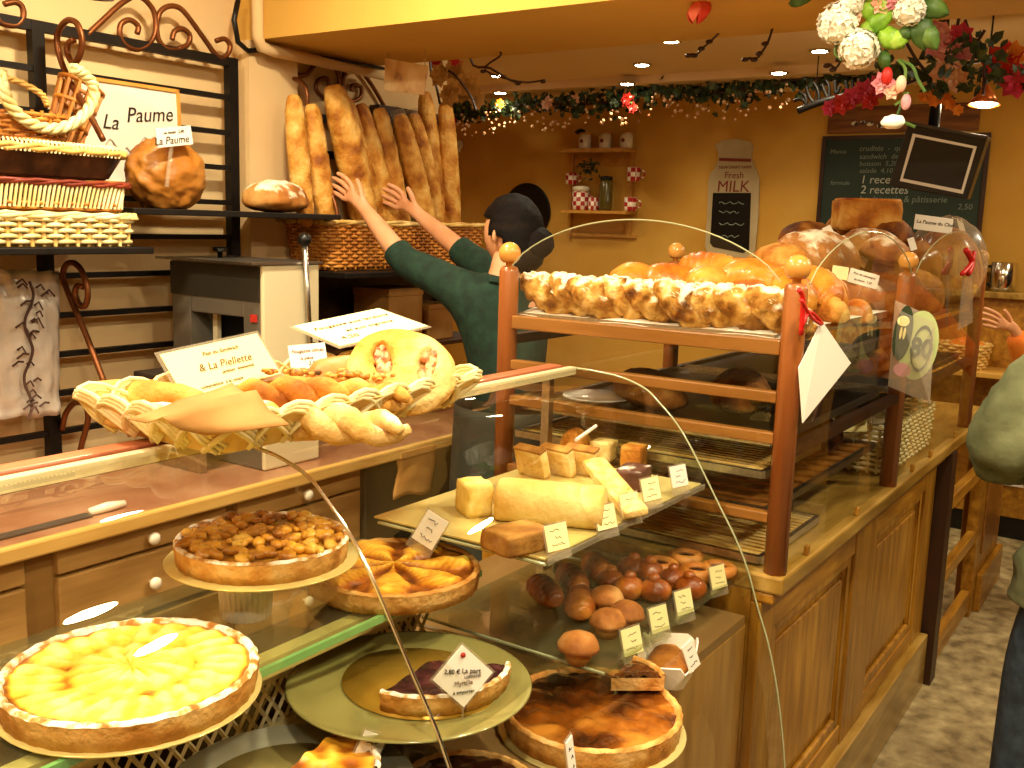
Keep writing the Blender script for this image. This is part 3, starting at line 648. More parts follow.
M['custard'] = mat('burnt_custard', ['241004', '4c2408', '84480f', 'b8782a'], scale=9, rough=.2, pos=(.36, .66), coat=.6)
M['berry'] = mat('dark_berries', ['1c0c12', '33161c', '50242a'], scale=40, rough=.25, bump=.6, bscale=90, coat=.4)
M['nut'] = mat('caramel_nuts', ['6a3a14', 'a8681c', 'd89c30', 'ecc45c'], scale=16, rough=.3, coat=.4)
M['choc'] = mat('chocolate', ['2a1008', '3c180c'], scale=8, rough=.25, coat=.4)
def sector(a0, a1, full): return (lambda t: 2*PI*t) if full else (lambda t: a0+(a1-a0)*t)
def tart(parent, R, h, fill, fillfn, rimm='tsugar', a0=0, a1=2*PI, nr=26, na=120, lip=.012):
    """crust wall, powdered rim and a modelled filling; a0..a1 cuts a slice"""
    full = a1-a0 > 6.28; ang = sector(a0, a1, full); q = MB()
    prof = [(R*.90, 0), (R*.985, 0), (R, h*.5), (R*1.01, h), (R*.985, h*1.12), (R*.95, h*1.10), (R*.93, h*.86)]
    cr2 = MB(); cr2.grid(lambda u, v: (lambda r, z, a: (r*cos(a)*(1+.006*cos(a*34)), r*sin(a)*(1+.006*cos(a*34)), z))(prof[round(u*3)][0], prof[round(u*3)][1], ang(v)), 4, na, wrapv=full)
    if full: cr2.lathe([(0, .001), (R*.92, .001)], 40)
    else:
        for a in (a0, a1):
            cr2.add([(0, 0, 0), (R*.985*cos(a), R*.985*sin(a), 0), (R*1.0*cos(a), R*1.0*sin(a), h), (R*.95*cos(a), R*.95*sin(a), h*1.08), (R*.93*cos(a), R*.93*sin(a), h*.86), (0, 0, h*.86)], [(0, 1, 2, 3, 4, 5)])
        cr2.add([(0, 0, .001)]+[(R*.98*cos(ang(t/30)), R*.98*sin(ang(t/30)), .001) for t in range(31)], [(0, i, i+1) for i in range(1, 31)])
    cr2.build('crust', M['tcrust'], parent, smooth=True)
    rm = MB(); rm.grid(lambda u, v: (lambda r, z, a: (r*cos(a)*(1+.006*cos(a*34)), r*sin(a)*(1+.006*cos(a*34)), z+.0016*noise.noise(Vector((cos(a)*9, sin(a)*9, u*3)))))(prof[3+round(u*3)][0], prof[3+round(u*3)][1], ang(v)), 4, na, wrapv=full)
    rm.build('rim', M[rimm], parent, smooth=True)
    fl = MB(); ks = []
    def fn(u, v):
        r = u*R*.955; a = ang(v); z, k = fillfn(u, a); ks.append(k); return (r*cos(a), r*sin(a), h*.90+z)
    fl.grid(fn, nr, na*2, wrapv=full)
    return build_k(fl, ks, 'filling', M[fill], parent)
def apple(N, seed=0, hh=.008):
    def f(u, a):
        ring = 0 if u > .52 else 1; n = N if ring == 0 else N//2
        ph = a*n/(2*PI)+u*1.2+seed; s = abs((ph % 1)-.5)*2
        t = (u-.52)/.48 if ring == 0 else u/.52
        b = max(0, sin(PI*min(1, max(0, t))))**.5
        nz = noise.noise(Vector((cos(a)*u*7, sin(a)*u*7, seed)))
        z = hh*b*(1-s*s)+.003*nz+(.004 if ring else 0)*(1-u); k = .35+.55*b*(1-s*.8)+.45*nz-(.5 if u > .93 else 0)
        return z, max(0, min(1, k))
    return f
def pears(n, seed=0):
    def f(u, a):
        ph = a*n/(2*PI)+seed; s = ((ph % 1)-.5)*2; wv = .88*(1-abs(u-.62)*1.1)
        inside = max(0, 1-(s/wv)**2) if wv > 0 else 0
        cut = abs(((u*11+abs(s)*1.5) % 1)-.5)*2
        nz = noise.noise(Vector((cos(a)*u*6, sin(a)*u*6, seed+4)))
        z = .011*inside**.6*(1 if u < .93 else .3)*(1-.18*cut)+.003*nz
        k = .15+.75*inside**.5*(.55+.45*cut)+.35*nz-(.4 if u > .92 else 0)
        return z, max(0, min(1, k))
    return f
def flat(seed, amp=.003):
    def f(u, a): nz = noise.noise(Vector((cos(a)*u*5, sin(a)*u*5, seed))); return amp*nz, .5+.5*nz
    return f
def cardboard(parent, R, z=-.003): MB().lathe([(0, z), (R, z), (R*1.01, z+.002), (R, z+.003), (0, z+.003)], 48).build('gold_board', M['gold'], parent, smooth=True)
def clip_tag(label, c, w=.052, h=.042, rz=0, tilt=-.35, mm='ycard', lines=('', ''), group=None, roll=0, base=True, name='price_tag'):
    """a small card in a clear clip; c is the middle of the card"""
    e = empty(name, label, 'price tag', c, rot=(tilt, roll, rz), group=group)
    MB().box(-w/2, w/2, -.0008, .0008, -h/2, h/2).build('card', M[mm], e)
    random.seed(label); q = MB()
    for i, ww in enumerate((.45, .3, .6)):
        z = h*(.26-.27*i); x = -w*ww/2+random.uniform(-.1, .12)*w; x1 = x+w*ww; n = max(5, int(ww*14))
        q.tube([(x+(x1-x)*j/n, -.0012, z+random.uniform(-1, 1)*h*.055) for j in range(n+1)], h*.011, 4)
    q.build('writing', M['ink'], e)
    if base:
        MB().box(-w/2-.003, w/2+.003, .001, .002, -h/2-.016, h/2+.003).build('clear_clip', M['film'], e)
    return e
GT = 'price tags in the glass case'
# 1 apple tart, close to the glass
c = at(132, 683, z=1.036); t1 = empty('apple_tart', 'large yellow apple tart with sugared rim on a gold board, nearest the camera', 'tart', (c.x, c.y, 1.026)); cardboard(t1, .157)
tart(t1, .153, .031, 'apple', apple(26, .2, .006))
# ramekin and nut tart
c = at(252, 619, z=1.022); rk = empty('ramekin', 'white fluted ramekin propping up the nut tart', 'ramekin', (c.x+.008, c.y+.022, 1.0205))
q = MB(); q.grid(lambda u, v: (lambda r, z: (r*(1+.012*cos(2*PI*v*30))*cos(2*PI*v), r*(1+.012*cos(2*PI*v*30))*sin(2*PI*v), z))([.036, .038, .0395, .041, .041][round(u*4)], [0, .002, .03, .070, .083][round(u*4)]), 5, 180, wrapv=True); q.lathe([(0, .004), (.036, .004)], 24); q.lathe([(.041, .083), (.037, .083), (.035, .006)], 36)
q.build('bowl', M['porcelain'], rk, smooth=True)
c = at(263, 556, z=1.108); t2 = empty('nut_tart', 'caramel nut tart raised on the white ramekin', 'tart', (c.x, c.y, 1.1075)); cardboard(t2, .143)
tart(t2, .128, .030, 'nut', flat(3, .004))
q = MB(); random.seed(8)
for i in range(150):
    r = .118*math.sqrt(random.random()); a = random.random()*2*PI; s = random.uniform(.006, .013)
    q.T = Matrix.Translation((r*cos(a), r*sin(a), .031+s*.3)) @ Matrix.Rotation(random.random()*6, 4, 'Z') @ Matrix.Rotation(random.uniform(-.4, .4), 4, 'X')
    q.ball((0, 0, 0), s, 8, (1.25, .8, .6), .25, i)
q.T = None; q.build('nuts', M['nut'], t2, smooth=True, kind='stuff')
# pear tart
c = at(394, 581, z=1.024); t3 = empty('pear_tart', 'golden pear tart with fanned halves and a narrow tag', 'tart', (c.x, c.y, 1.0205))
tart(t3, .142, .030, 'pear', pears(7, .3), rimm='tcrust')
c = at(430, 530, x=t3.location.x+.03); clip_tag('narrow tag turned edge-on, standing in the pear tart', c, .04, .055, rz=-1.15, tilt=-.1, mm='card', roll=.5)
# glass plate with bilberry tart slices and a diamond tag
c = at(410, 683, z=.955); gp = empty('glass_plate', 'wide olive glass plate holding two bilberry tart slices', 'plate', (c.x, c.y, .94)); Pz = .94
M['olive'] = mat('olive_glass', ['7a7440', '8e8850'], scale=5, rough=.15, coat=.6, spec=.6)
MB().lathe([(0, .004), (.10, .004), (.125, .006), (.172, .016), (.178, .018), (.176, .020), (.17, .019), (.124, .010), (.10, .008), (0, .008)], 64).build('dish', M['olive'], gp, smooth=True)
st = empty('glass_pedestal', 'small clear foot carrying the olive glass plate', 'stand', (c.x, c.y, .8205)); MB().lathe([(.06, 0), (.05, .01), (.03, .05), (.035, .10), (.07, .119), (0, .119)], 32).build('foot', M['shelfglass'], st, smooth=True)
gb = MB().lathe([(0, 0), (.125, 0), (.126, .002), (0, .003)], 56).build('gold_disc', mat('bright_gold_board', ['b88c28', 'c8a040'], scale=6, rough=.25, metal=.5), smooth=True, label='gold cake disc under the bilberry tart slices', cat='cake board', loc=(c.x+.035, c.y-.005, .949))
cc = Vector((c.x+.035, c.y-.005, .9525))
for a0, a1, lab in ((186, 243, 'bilberry tart slice with the diamond tag, nearer the pane joint'), (245, 302, 'bilberry tart slice with torn crust beside the first slice')):
    e = empty('tart_slice', lab, 'tart slice', cc, group='bilberry tart slices'); tart(e, .122, .027, 'berry', flat(a0, .004), a0=math.radians(a0), a1=math.radians(a1), na=40)
dt = empty('diamond_tag', 'white diamond shaped price tag with dark writing over the bilberry slices', 'price tag', at(463, 676, y=cc.y-.115), rot=(-.15, 0, -.62))
q = MB().box(-.030, .030, -.0008, .0008, -.030, .030); o = q.build('card', M['card'], dt); o.rotation_euler = (0, PI/4, 0)
o = MB().box(-.033, .033, .001, .002, -.033, .033).build('clear_sleeve', M['film'], dt); o.rotation_euler = (0, PI/4, 0)
text('2,80 €', .0085, M['ink'], dt, (-.0155, -.002, .008), (PI/2, .12, 0), name='price'); text('La part', .0095, M['ink'], dt, (.0115, -.002, .006), (PI/2, .12, 0)); text('Myrtille', .0085, M['inkb'], dt, (0, -.002, -.009)); text('LORRAINE', .005, M['ink'], dt, (.013, -.002, -.0015)); text('à emporter', .0065, M['ink'], dt, (0, -.002, -.021))
MB().lathe([(0, 0), (.004, .001), (.002, .002), (0, .003)], 8).build('red_mark', M['inkr'], dt, loc=(0, -.0015, .029), rot=(PI/2, 0, 0))
MB().tube([(0, .002, -.04), (0, .01, -.075)], .0015, 6).build('tag_pick', M['film'], dt)
# plate at the bottom edge
PZ = .892; c = at(290, 786, z=PZ+.02); st = empty('steel_pedestal', 'low grey foot under the grey plate of orange tart', 'stand', (c.x, c.y, .8205)); MB().lathe([(.07, 0), (.06, .01), (.04, .03), (.05, .06), (.09, .0705), (0, .0705)], 30).build('foot', M['steel'], st, smooth=True)
p2 = empty('steel_plate', 'grey plate with a cut orange tart at the very bottom of the case', 'plate', (c.x, c.y, PZ))
MB().lathe([(0, .0), (.11, .0), (.155, .014), (.162, .016), (.158, .020), (.11, .008), (0, .008)], 64).build('dish', mat('grey_plate', ['8c8a78', '9c9a86'], scale=4, rough=.2, coat=.4), p2, smooth=True)
MB().lathe([(0, 0), (.118, 0), (.119, .002), (0, .003)], 56).build('gold_disc', M['gold'], smooth=True, label='gold cake disc on the grey plate', cat='cake board', loc=(c.x, c.y, PZ+.0105))
e = empty('tart_slice', 'orange tart slice with sugared edge on the gold disc of the grey plate', 'tart slice', (c.x, c.y, PZ+.0145)); tart(e, .112, .034, 'pear', flat(9, .006), a0=math.radians(-58), a1=math.radians(10), na=40)
clip_tag('slanting tag stuck in the orange tart slice', at(368, 752, y=c.y-.05), .034, .05, rz=-.5, tilt=-.1, mm='card', roll=.5)
# burnt custard tart deep in the corner
c = at(592, 716, z=.842); t5 = empty('custard_tart', 'dark burnt custard tart standing on the deck under the lower glass shelf', 'tart', (c.x, c.y, .8235)); cardboard(t5, .15)
tart(t5, .142, .034, 'custard', flat(17, .006), rimm='tcrust')
e = empty('tart_slice', 'custard tart slice with puffed crust lying on the burnt custard tart', 'tart slice', (c.x+.06, c.y-.0, .862), rz=-.3); tart(e, .09, .026, 'custard', flat(29, .008), rimm='tcrust', a0=math.radians(-35), a1=math.radians(20), na=36)
clip_tag('pale tag at the foot of the burnt custard tart', at(571, 757, y=c.y-.14), .032, .045, rz=.3, tilt=-.2, mm='card', roll=.15)
c = at(455, 792, z=.842); t6 = empty('chocolate_tart', 'dark chocolate tart cut off by the bottom edge of the picture', 'tart', (c.x, c.y-.02, .8235)); cardboard(t6, .11); tart(t6, .10, .03, 'choc', flat(31, .004), rimm='tcrust')
t6['label'] = 'small dark chocolate tart below the olive glass plate'
# ---------------- upper shelf: gold board with sliced cakes
Z1 = 1.0865
gbd = empty('cake_board', 'large gold board carrying sponge cakes on the upper glass shelf', 'cake board', (1.31, .81, Z1))
MB().box(0, .615, 0, .365, 0, .004).build('board', M['gold'], gbd, bev=.001)
ZB = Z1+.0045
def along(mb, name, m, a, b, r, label, cat='cake', group=None, **k):
    d = (b-a); d.z = 0; return mb.build(name, m, smooth=True, label=label, cat=cat, group=group, loc=((a.x+b.x)/2, (a.y+b.y)/2, a.z), rot=(0, 0, math.atan2(d.y, d.x)), **k)
a, b = at(498, 517, z=ZB), at(604, 527, z=ZB)
q = MB(); n = 40
def rol(u, v):
    x = -.5+u; r = .041*(1+.03*noise.noise(Vector((u*9, cos(2*PI*v)*2, sin(2*PI*v)*2))))*(1 if .02 < u < .98 else .92); return (x*(b-a).length, r*cos(2*PI*v), max(-.033, r*sin(2*PI*v))+.033)
q.grid(rol, 30, 30, wrapv=True); q.add([rol(0, i/30) for i in range(30)], [tuple(range(30))]); q.add([rol(1, i/30) for i in range(30)], [tuple(range(30))])
along(q, 'sponge_roll', mat('pale_sponge', ['d8a850', 'e8c878', 'f4e0a4'], scale=12, rough=.8, bump=.3, bscale=70), a, b, 0, 'long rounded sponge loaf lying along the gold board')
def slab(w, d, h, sd, nz=.05):
    q = MB(); n = 8
    def P(x, y, z):
        k = Vector((x, y, z)); s = 1+nz*noise.noise(k*40+Vector((sd, sd*2, 0))); return Vector((x*s, y*s, z*s))
    for ax in range(3):
        for sg in (-1, 1):
            def f(u, v):
                c_ = [0, 0, 0]; c_[ax] = sg; c_[(ax+1) % 3] = 2*u-1; c_[(ax+2) % 3] = 2*v-1
                k = max(abs(t) for t in c_); l = math.sqrt(sum(t*t for t in c_)); rr = 1-.10*max(0, (l-1.35))
                return P(c_[0]*w/2*rr, c_[1]*d/2*rr, c_[2]*h/2*rr)+Vector((0, 0, h/2))
            q.grid(f, n, n)
    return q
c = at(474, 517, z=ZB); slab(.050, .06, .062, 1, .08).build('sponge_slice', M['sponge'], smooth=True, label='bright yellow sponge end standing at the corner of the gold board', cat='cake', loc=(c.x+.02, c.y+.015, ZB), rot=(0, 0, -.55))
c = at(524, 552, z=ZB); slab(.095, .072, .034, 2, .06).build('flat_cake', M['cake'], smooth=True, label='flat brown cake at the front edge of the gold board', cat='cake', loc=(c.x+.01, c.y+.02, ZB), rot=(0, 0, -.25))
for i, (x, y, rr) in enumerate([(527, 478, -.25), (553, 477, -.2), (578, 477, -.1)]):
    c = at(x, y, z=ZB); e = slab(.022, .075, .062, 5+i, .05).build('cake_slice', M['cakecut'], smooth=True, label=['first cut cake slice, behind the yellow sponge end', 'second cut cake slice, in the middle of the row of three', 'third cut cake slice, darkest crust, against the leaning slab'][i], cat='cake slice', group='row of cut cake slices', loc=(c.x+.03, c.y, ZB), rot=(0, -.3, rr+.1))
    MB().box(-.0125, .0125, -.039, .039, .061, .067).build('crust', M['cake'], e, bev=.004)
a = at(597, 470, z=ZB+.05); bb = at(632, 512, z=ZB+.012); d = bb-a
q = slab(d.length*1.25, .046, .016, 12, .03); o = q.build('cake_slab', M['cakecut'], smooth=True, label='long pale cake slab leaning across the sponge loaf', cat='cake'); X_ = d.normalized(); Z_ = (Vector((-.35, -.25, 1))-X_*Vector((-.35, -.25, 1)).dot(X_)).normalized(); Y_ = Z_.cross(X_)
mm_ = (a+bb)/2; o.matrix_world = Matrix(((X_.x, Y_.x, Z_.x, mm_.x), (X_.y, Y_.y, Z_.y, mm_.y), (X_.z, Y_.z, Z_.z, mm_.z), (0, 0, 0, 1)))
c = at(575, 452, z=ZB+.01); loaf(.075, .065, .085, 40, .06).build('small_loaf', M['crust'], smooth=True, label='rounded golden loaf at the back of the gold board by the white stick', cat='cake', loc=(c.x, c.y, ZB+.004))
c = at(604, 456, z=ZB+.01); slab(.055, .05, .045, 41, .06).build('loaf_piece', M['cakecut'], smooth=True, label='square golden cake piece next to the rounded loaf', cat='cake', loc=(c.x, c.y, ZB+.002), rot=(0, 0, .1))
c = at(638, 462, z=ZB+.02); slab(.06, .045, .05, 42, .05).build('loaf_piece', M['crust'], smooth=True, label='golden cake brick behind the sugared loaf', cat='cake', loc=(c.x+.02, c.y+.02, ZB+.002), rot=(0, 0, .15))
c = at(633, 486, z=ZB); slab(.085, .055, .04, 43, .05).build('sugared_loaf', mat('dark_sugared', ['4a2a1c', '6a4030'], scale=14, rough=.6, flour=('fbf4e4', .86)), smooth=True, label='dark loaf with white sugar top near the last tags', cat='cake', loc=(c.x, c.y, ZB), rot=(0, 0, .2))
MB().tube([at(576, 440, z=ZB+.075), at(596, 426, z=ZB+.09)], .004, 8).build('white_stick', M['porcelain'], label='white stick lying on the rounded golden loaf', cat='stick')
for i, (x, y, lab, mm) in enumerate([(557, 537, 'cream tag in front of the flat brown cake', 'ycard'), (606, 517, 'cream tag at the end of the sponge loaf', 'ycard'), (630, 505, 'cream tag under the leaning slab', 'ycard'), (651, 489, 'cream tag in front of the dark sugared loaf', 'ycard'), (679, 476, 'white tag, last along the upper shelf', 'card')]):
    clip_tag(lab, at(x, y, y=.808), .048, .042, rz=-.25, tilt=-.3, mm=mm, group=GT)
MB().box(1.31, 1.93, .803, .805, 1.079, 1.089).build('tag_rail', M['film'], case)
# ---------------- lower shelf: small pastries
Z2 = .8925
def muffin():
    e = empty('muffin', '', 'muffin', (0, 0, 0)); MB().lathe([(.018, 0), (.028, .026), (.026, .027), (0, .027)], 22).build('base', mat('muffin_base', ['c88a34', 'd8a048'], scale=20, rough=.7, bump=.3), e, smooth=True)
    q = MB(); q.ball((0, 0, .028), .036, 20, (1, 1, .72), .10, 3, flat=.004); q.build('dome', mat('muffin_dome', ['8a4c18', 'b87430', 'd09a58'], scale=16, rough=.75, bump=.4, bscale=50), e, smooth=True); return e
m0 = None
for i, (x, y, lab) in enumerate([(578, 662, 'lone muffin at the corner of the lower shelf'), (607, 636, 'muffin behind the first lower tag'), (626, 628, 'muffin pressed against the brioches'), (606, 612, 'muffin deep behind the others on the lower shelf')]):
    c = at(x, y, z=Z2); e = m0 if m0 is None and i else None
    if i == 0: m0 = muffin(); m0.location = (c.x, c.y, Z2); m0['label'] = lab; m0['group'] = 'muffins on the lower shelf'
    else: dup(m0, (c.x, c.y, Z2), (0, 0, i*1.3), lab, sc=.95)
def brioche():
    e = empty('brioche', '', 'brioche', (0, 0, 0)); q = MB(); q.ball((0, 0, .020), .030, 20, (1.12, 1, .85), .07, 8, flat=.020); q.build('body', M['brioche'], e, smooth=True); MB().ball((.004, 0, .046), .013, 12, (1, 1, .8)).build('head', M['brioche'], e, smooth=True); return e
b0 = None
for i, (x, y, lab) in enumerate([(628, 598, 'shiny brioche behind the second lower tag'), (655, 600, 'shiny brioche between the second and third lower tags'), (648, 581, 'shiny brioche at the back of the cluster'), (672, 588, 'shiny brioche behind the third lower tag'), (690, 597, 'shiny brioche nearest the ring tartlets'), (632, 578, 'shiny brioche farthest from the glass'), (610, 590, 'shiny brioche touching the stacked pastries')]):
    c = at(x, y, z=Z2)
    if b0 is None: b0 = brioche(); b0.location = (c.x, c.y, Z2); b0['label'] = lab; b0['group'] = 'brioches on the lower shelf'
    else: dup(b0, (c.x, c.y, Z2), (0, 0, i*2.1), lab, sc=.92+.05*(i % 3))
def ring():
    e = empty('ring_tartlet', '', 'tartlet', (0, 0, 0)); q = MB(); q.lathe([(.012, .001), (.034, .0), (.040, .010), (.038, .020), (.028, .026), (.020, .022), (.014, .014)], 28); q.build('pastry', mat('ring_pastry', ['a8601c', 'c88034', 'd89a50'], scale=14, rough=.5, bump=.15), e, smooth=True)
    MB().lathe([(.022, .014), (.018, .019), (0, .022)], 20).build('chocolate_centre', M['choc'], e, smooth=True); return e
r0_ = None
for i, (x, y, lab) in enumerate([(660, 571, 'ring tartlet with chocolate centre touching the brioches'), (686, 563, 'ring tartlet with chocolate centre at the back of the four'), (697, 578, 'ring tartlet with chocolate centre behind the last lower tag'), (718, 575, 'ring tartlet with chocolate centre closest to the end glass')]):
    c = at(x, y, z=Z2)
    if r0_ is None: r0_ = ring(); r0_.location = (c.x, c.y, Z2); r0_['label'] = lab; r0_['group'] = 'ring tartlets'
    else: dup(r0_, (c.x, c.y, Z2), (.0, .0, i), lab)
for i, (x, y, rr, lab) in enumerate([(545, 600, .9, 'striped brown pastry farthest along the lower shelf'), (572, 588, .8, 'brown pastry beside the striped one'), (596, 575, .7, 'reddish brown pastry at the back of the lower shelf'), (580, 612, .5, 'brown pastry between the lone muffin and the back row')]):
    c = at(x, y, z=Z2); q = loaf(.12, .06, .062, 60+i, .06, 6, .12, .3); q.build('long_pastry', M['brioche'], smooth=True, label=lab, cat='pastry', group='long pastries on the lower shelf', loc=(c.x, c.y, Z2), rot=(0, 0, rr))
for i, (x, y, lab) in enumerate([(632, 641, 'first tag along the lower shelf, in front of the muffins'), (659, 619, 'second tag along the lower shelf'), (684, 602, 'third tag along the lower shelf'), (718, 577, 'last tag along the lower shelf, before the ring tartlets')]):
    clip_tag(lab, at(x, y, y=.745), .046, .046, rz=-.3, tilt=-.3, group=GT)
# paper punnet on the deck
c = at(672, 674, z=.835); pn = empty('paper_tray', 'folded white paper tray of dark cakes below the lower shelf', 'tray', (c.x+.02, c.y+.02, .8205), rz=.35)
q = MB(); n = 12; lo = rect(.12, .07, .02); hi = rect(.16, .10, .02); m_ = len(lo)
q.add([(x, y, 0) for x, y in lo]+[(x, y, .045+.006*sin(i*2.1)) for i, (x, y) in enumerate(hi)], [tuple(range(m_))]+[(i, (i+1) % m_, m_+(i+1) % m_, m_+i) for i in range(m_)]); q.build('paper', M['paper'], pn, solid=.003)
q = loaf(.12, .075, .06, 71, .12); o = q.build('dark_cake', M['crustd'], smooth=True, label='dark cake in the folded paper tray', cat='cake', loc=(c.x+.02, c.y+.02, .822), rot=(0, 0, .35))
clip_tag('plain white tag leaning on the folded paper tray', at(691, 656, y=c.y-.06), .03, .05, rz=-.2, tilt=-.2, mm='card', roll=-.3, base=False)
# ================================================================ basket of savoury breads on the case
sb = empty('bread_basket', 'shallow pale plaited basket of savoury breads on top of the glass case', 'basket', (1.105, 1.155, 1.303))
BW, BD = .60, .33
q = MB(); random.seed(6)
lo = rect(BW-.10, BD-.10, .03, 3); hi = rect(BW, BD, .03, 3); n = len(lo)
MB().box(-BW/2+.055, BW/2-.055, -BD/2+.055, BD/2-.055, 0, .006).build('base', M['wickerw'], sb)
def side(u):
    """point pair on the sloping basket side at parameter u"""
    k = u*n; i = int(k) % n; t = k-int(k); a = Vector((*lo[i], 0)).lerp(Vector((*lo[(i+1) % n], 0)), t); b = Vector((*hi[i], 0)).lerp(Vector((*hi[(i+1) % n], 0)), t); return a, b
# length-parametrised
LN = []; d = 0
for i in range(n):
    LN.append(d); d += (Vector(hi[(i+1) % n])-Vector(hi[i])).length
def sp(s, h):
    s %= d
    for i in range(n-1, -1, -1):
        if s >= LN[i]:
            L = (Vector(hi[(i+1) % n])-Vector(hi[i])).length; t = (s-LN[i])/L
            a = Vector((*lo[i], .004)).lerp(Vector((*lo[(i+1) % n], .004)), t); b = Vector((*hi[i], .062)).lerp(Vector((*hi[(i+1) % n], .062)), t); p = a.lerp(b, h); nn = (b-a); nn.z = 0
            return p, nn.normalized() if nn.length > 0 else Vector((0, 0, 1))
N = 26
for i in range(N):
    s0 = i*d/N
    for j in range(3):
        pts = []
        for t in range(9):
            f = t/8; p, nn = sp(s0+f*d/N*2.3+j*.006, .12+.86*sin(PI*f)-(.0 if j else 0)); pts.append(p+nn*(.007*cos(PI*f*2)+.004)+Vector((0, 0, j*.0048-.004)))
        q.tube(pts, .0046, 5)
q.build('plaited_side', M['wickerw'], sb, smooth=True)
q = MB(); q.add([(x, y, .003) for x, y in lo]+[(x*.985, y*.985, .054) for x, y in hi], [(i, (i+1) % n, n+(i+1) % n, n+i) for i in range(n)]); q.build('liner', M['wicker'], sb, solid=.003)
def plait(L, R, sd, turns=2.5):
    """two strands of dough twisted together"""
    mb = MB()
    for s in (0, 1):
        P = []; rr = []
        for i in range(44):
            t = i/43; a = 2*PI*turns*t+PI*s; e = sin(PI*min(1, max(0, t*.94+.03)))**.4
            P.append(Vector((-L/2+L*t, .5*R*cos(a), R*.85+.45*R*sin(a)))); rr.append(R*.72*e*(1+.06*sin(i*1.7+sd)))
        mb.tube(P, rr, 14)
    return mb
def put(mb, name, m, x, y, z, label, cat, rot=(0, 0, 0), group=None, lift=0, **k):
    c = at(x, y, z=z); return mb.build(name, m, smooth=True, label=label, cat=cat, group=group, loc=(c.x, c.y, z+lift), rot=rot, **k)
ZB2 = 1.313
def stick(mb, name, m, p0, p1, z, label, cat='bread', tilt=0, group=None):
    a, b = at(*p0, z=z), at(*p1, z=z); dv = b-a; return mb.build(name, m, smooth=True, label=label, cat=cat, group=group, loc=((a.x+b.x)/2, (a.y+b.y)/2, z), rot=(0, tilt, math.atan2(dv.y, dv.x)))
stick(loaf(.20, .062, .068, 80, .06, fl=.6), 'bread_stick', M['crust'], (100, 412), (190, 418), ZB2, 'plain rounded bread stick at the end of the plaited basket')
stick(plait(.27, .026, 1), 'twisted_bread', M['crust'], (262, 408), (384, 412), ZB2+.012, 'filled twisted bread lying behind the floury one', group=None)
stick(plait(.25, .026, 2, 2), 'floury_twisted_bread', M['pale'], (262, 432), (386, 444), ZB2, 'floury twisted bread at the front rim of the plaited basket')
stick(loaf(.2, .06, .06, 84, .1), 'twisted_bread', M['crust'], (228, 398), (330, 402), ZB2, 'olive topped bread tucked under the small white card')
q = MB(); random.seed(3)
for i in range(40): q.ball((random.uniform(-.10, .12), random.uniform(-.022, .022), .052+random.uniform(-.004, .006)), random.uniform(.005, .009), 7, (1.2, 1, .7), .3, i)
stick(q, 'bread_topping', mat('olive_topping', ['5a3a10', 'a8641a', 'c89a3a', '8a3a1a'], scale=60, rough=.5), (262, 404), (384, 408), ZB2+.006, 'scattered olives and ham bits over the filled twisted bread', cat='topping')['kind'] = 'stuff'
# big round bread with two openings, leaning back
fo = empty('filled_round_bread', 'big round golden bread with two open slots of ham filling', 'bread', at(402, 372, z=1.372), rot=(math.radians(48), math.radians(6), math.radians(-50)))
q = MB()
def rb(u, v):
    a = PI*u; b = 2*PI*v; dd = Vector((sin(a)*cos(b), sin(a)*sin(b), cos(a))); k = 1+.05*noise.noise(dd*2.4+Vector((4, 4, 4)))
    p = Vector((dd.x*.090, dd.y*.082, dd.z*.040 if dd.z > 0 else dd.z*.028))*k
    for sx, an in ((-.033, .25), (.038, -.15)):
        xx = (p.x-sx)*cos(an)+p.y*sin(an); yy = -(p.x-sx)*sin(an)+p.y*cos(an)
        g = max(0, 1-(xx/.017)**2-(yy/.036)**2)
        if p.z > 0: p.z -= .022*min(1, g*2.2)-(.006*max(0, 1-abs(g*3)) if abs(g) < .33 and g != 0 else 0)
    return p+Vector((0, 0, .0))
q.grid(rb, 60, 72, wrapv=True); q.build('crumb', mat('golden_dough', ['b87420', 'dca044', 'ecc06c', 'f2d088'], scale=10, detail=10, rough=.75, bump=.5, bscale=75, spec=.2), fo, smooth=True)
q = MB(); random.seed(5)
for sx, an in ((-.033, .25), (.038, -.15)):
    for i in range(16):
        t = random.uniform(-.027, .027); w = random.uniform(-.009, .009); q.ball((sx+w*cos(an)-t*sin(an), w*sin(an)+t*cos(an), .022+random.uniform(0, .004)), random.uniform(.006, .010), 8, (1, 1.3, .7), .3, i)
q.build('filling', mat('ham_filling', ['a8482c', 'd08a5c', 'e8c088', 'c06040'], scale=70, rough=.4), fo, smooth=True, kind='stuff')
put(loaf(.13, .09, .10, 85, .08), 'dark_round_bread', mat('reddish_crust', ['9a4a1c', 'c0702c', 'd88c40'], scale=9, rough=.5, bump=.2), 345, 396, ZB2, 'reddish round bread behind the big slotted bread', 'bread', rot=(0, 0, -.6))
stick(loaf(.18, .055, .06, 86, .06), 'bread_stick', M['pale'], (120, 430), (215, 436), ZB2-.002, 'pale bread stick under the folded kraft paper')
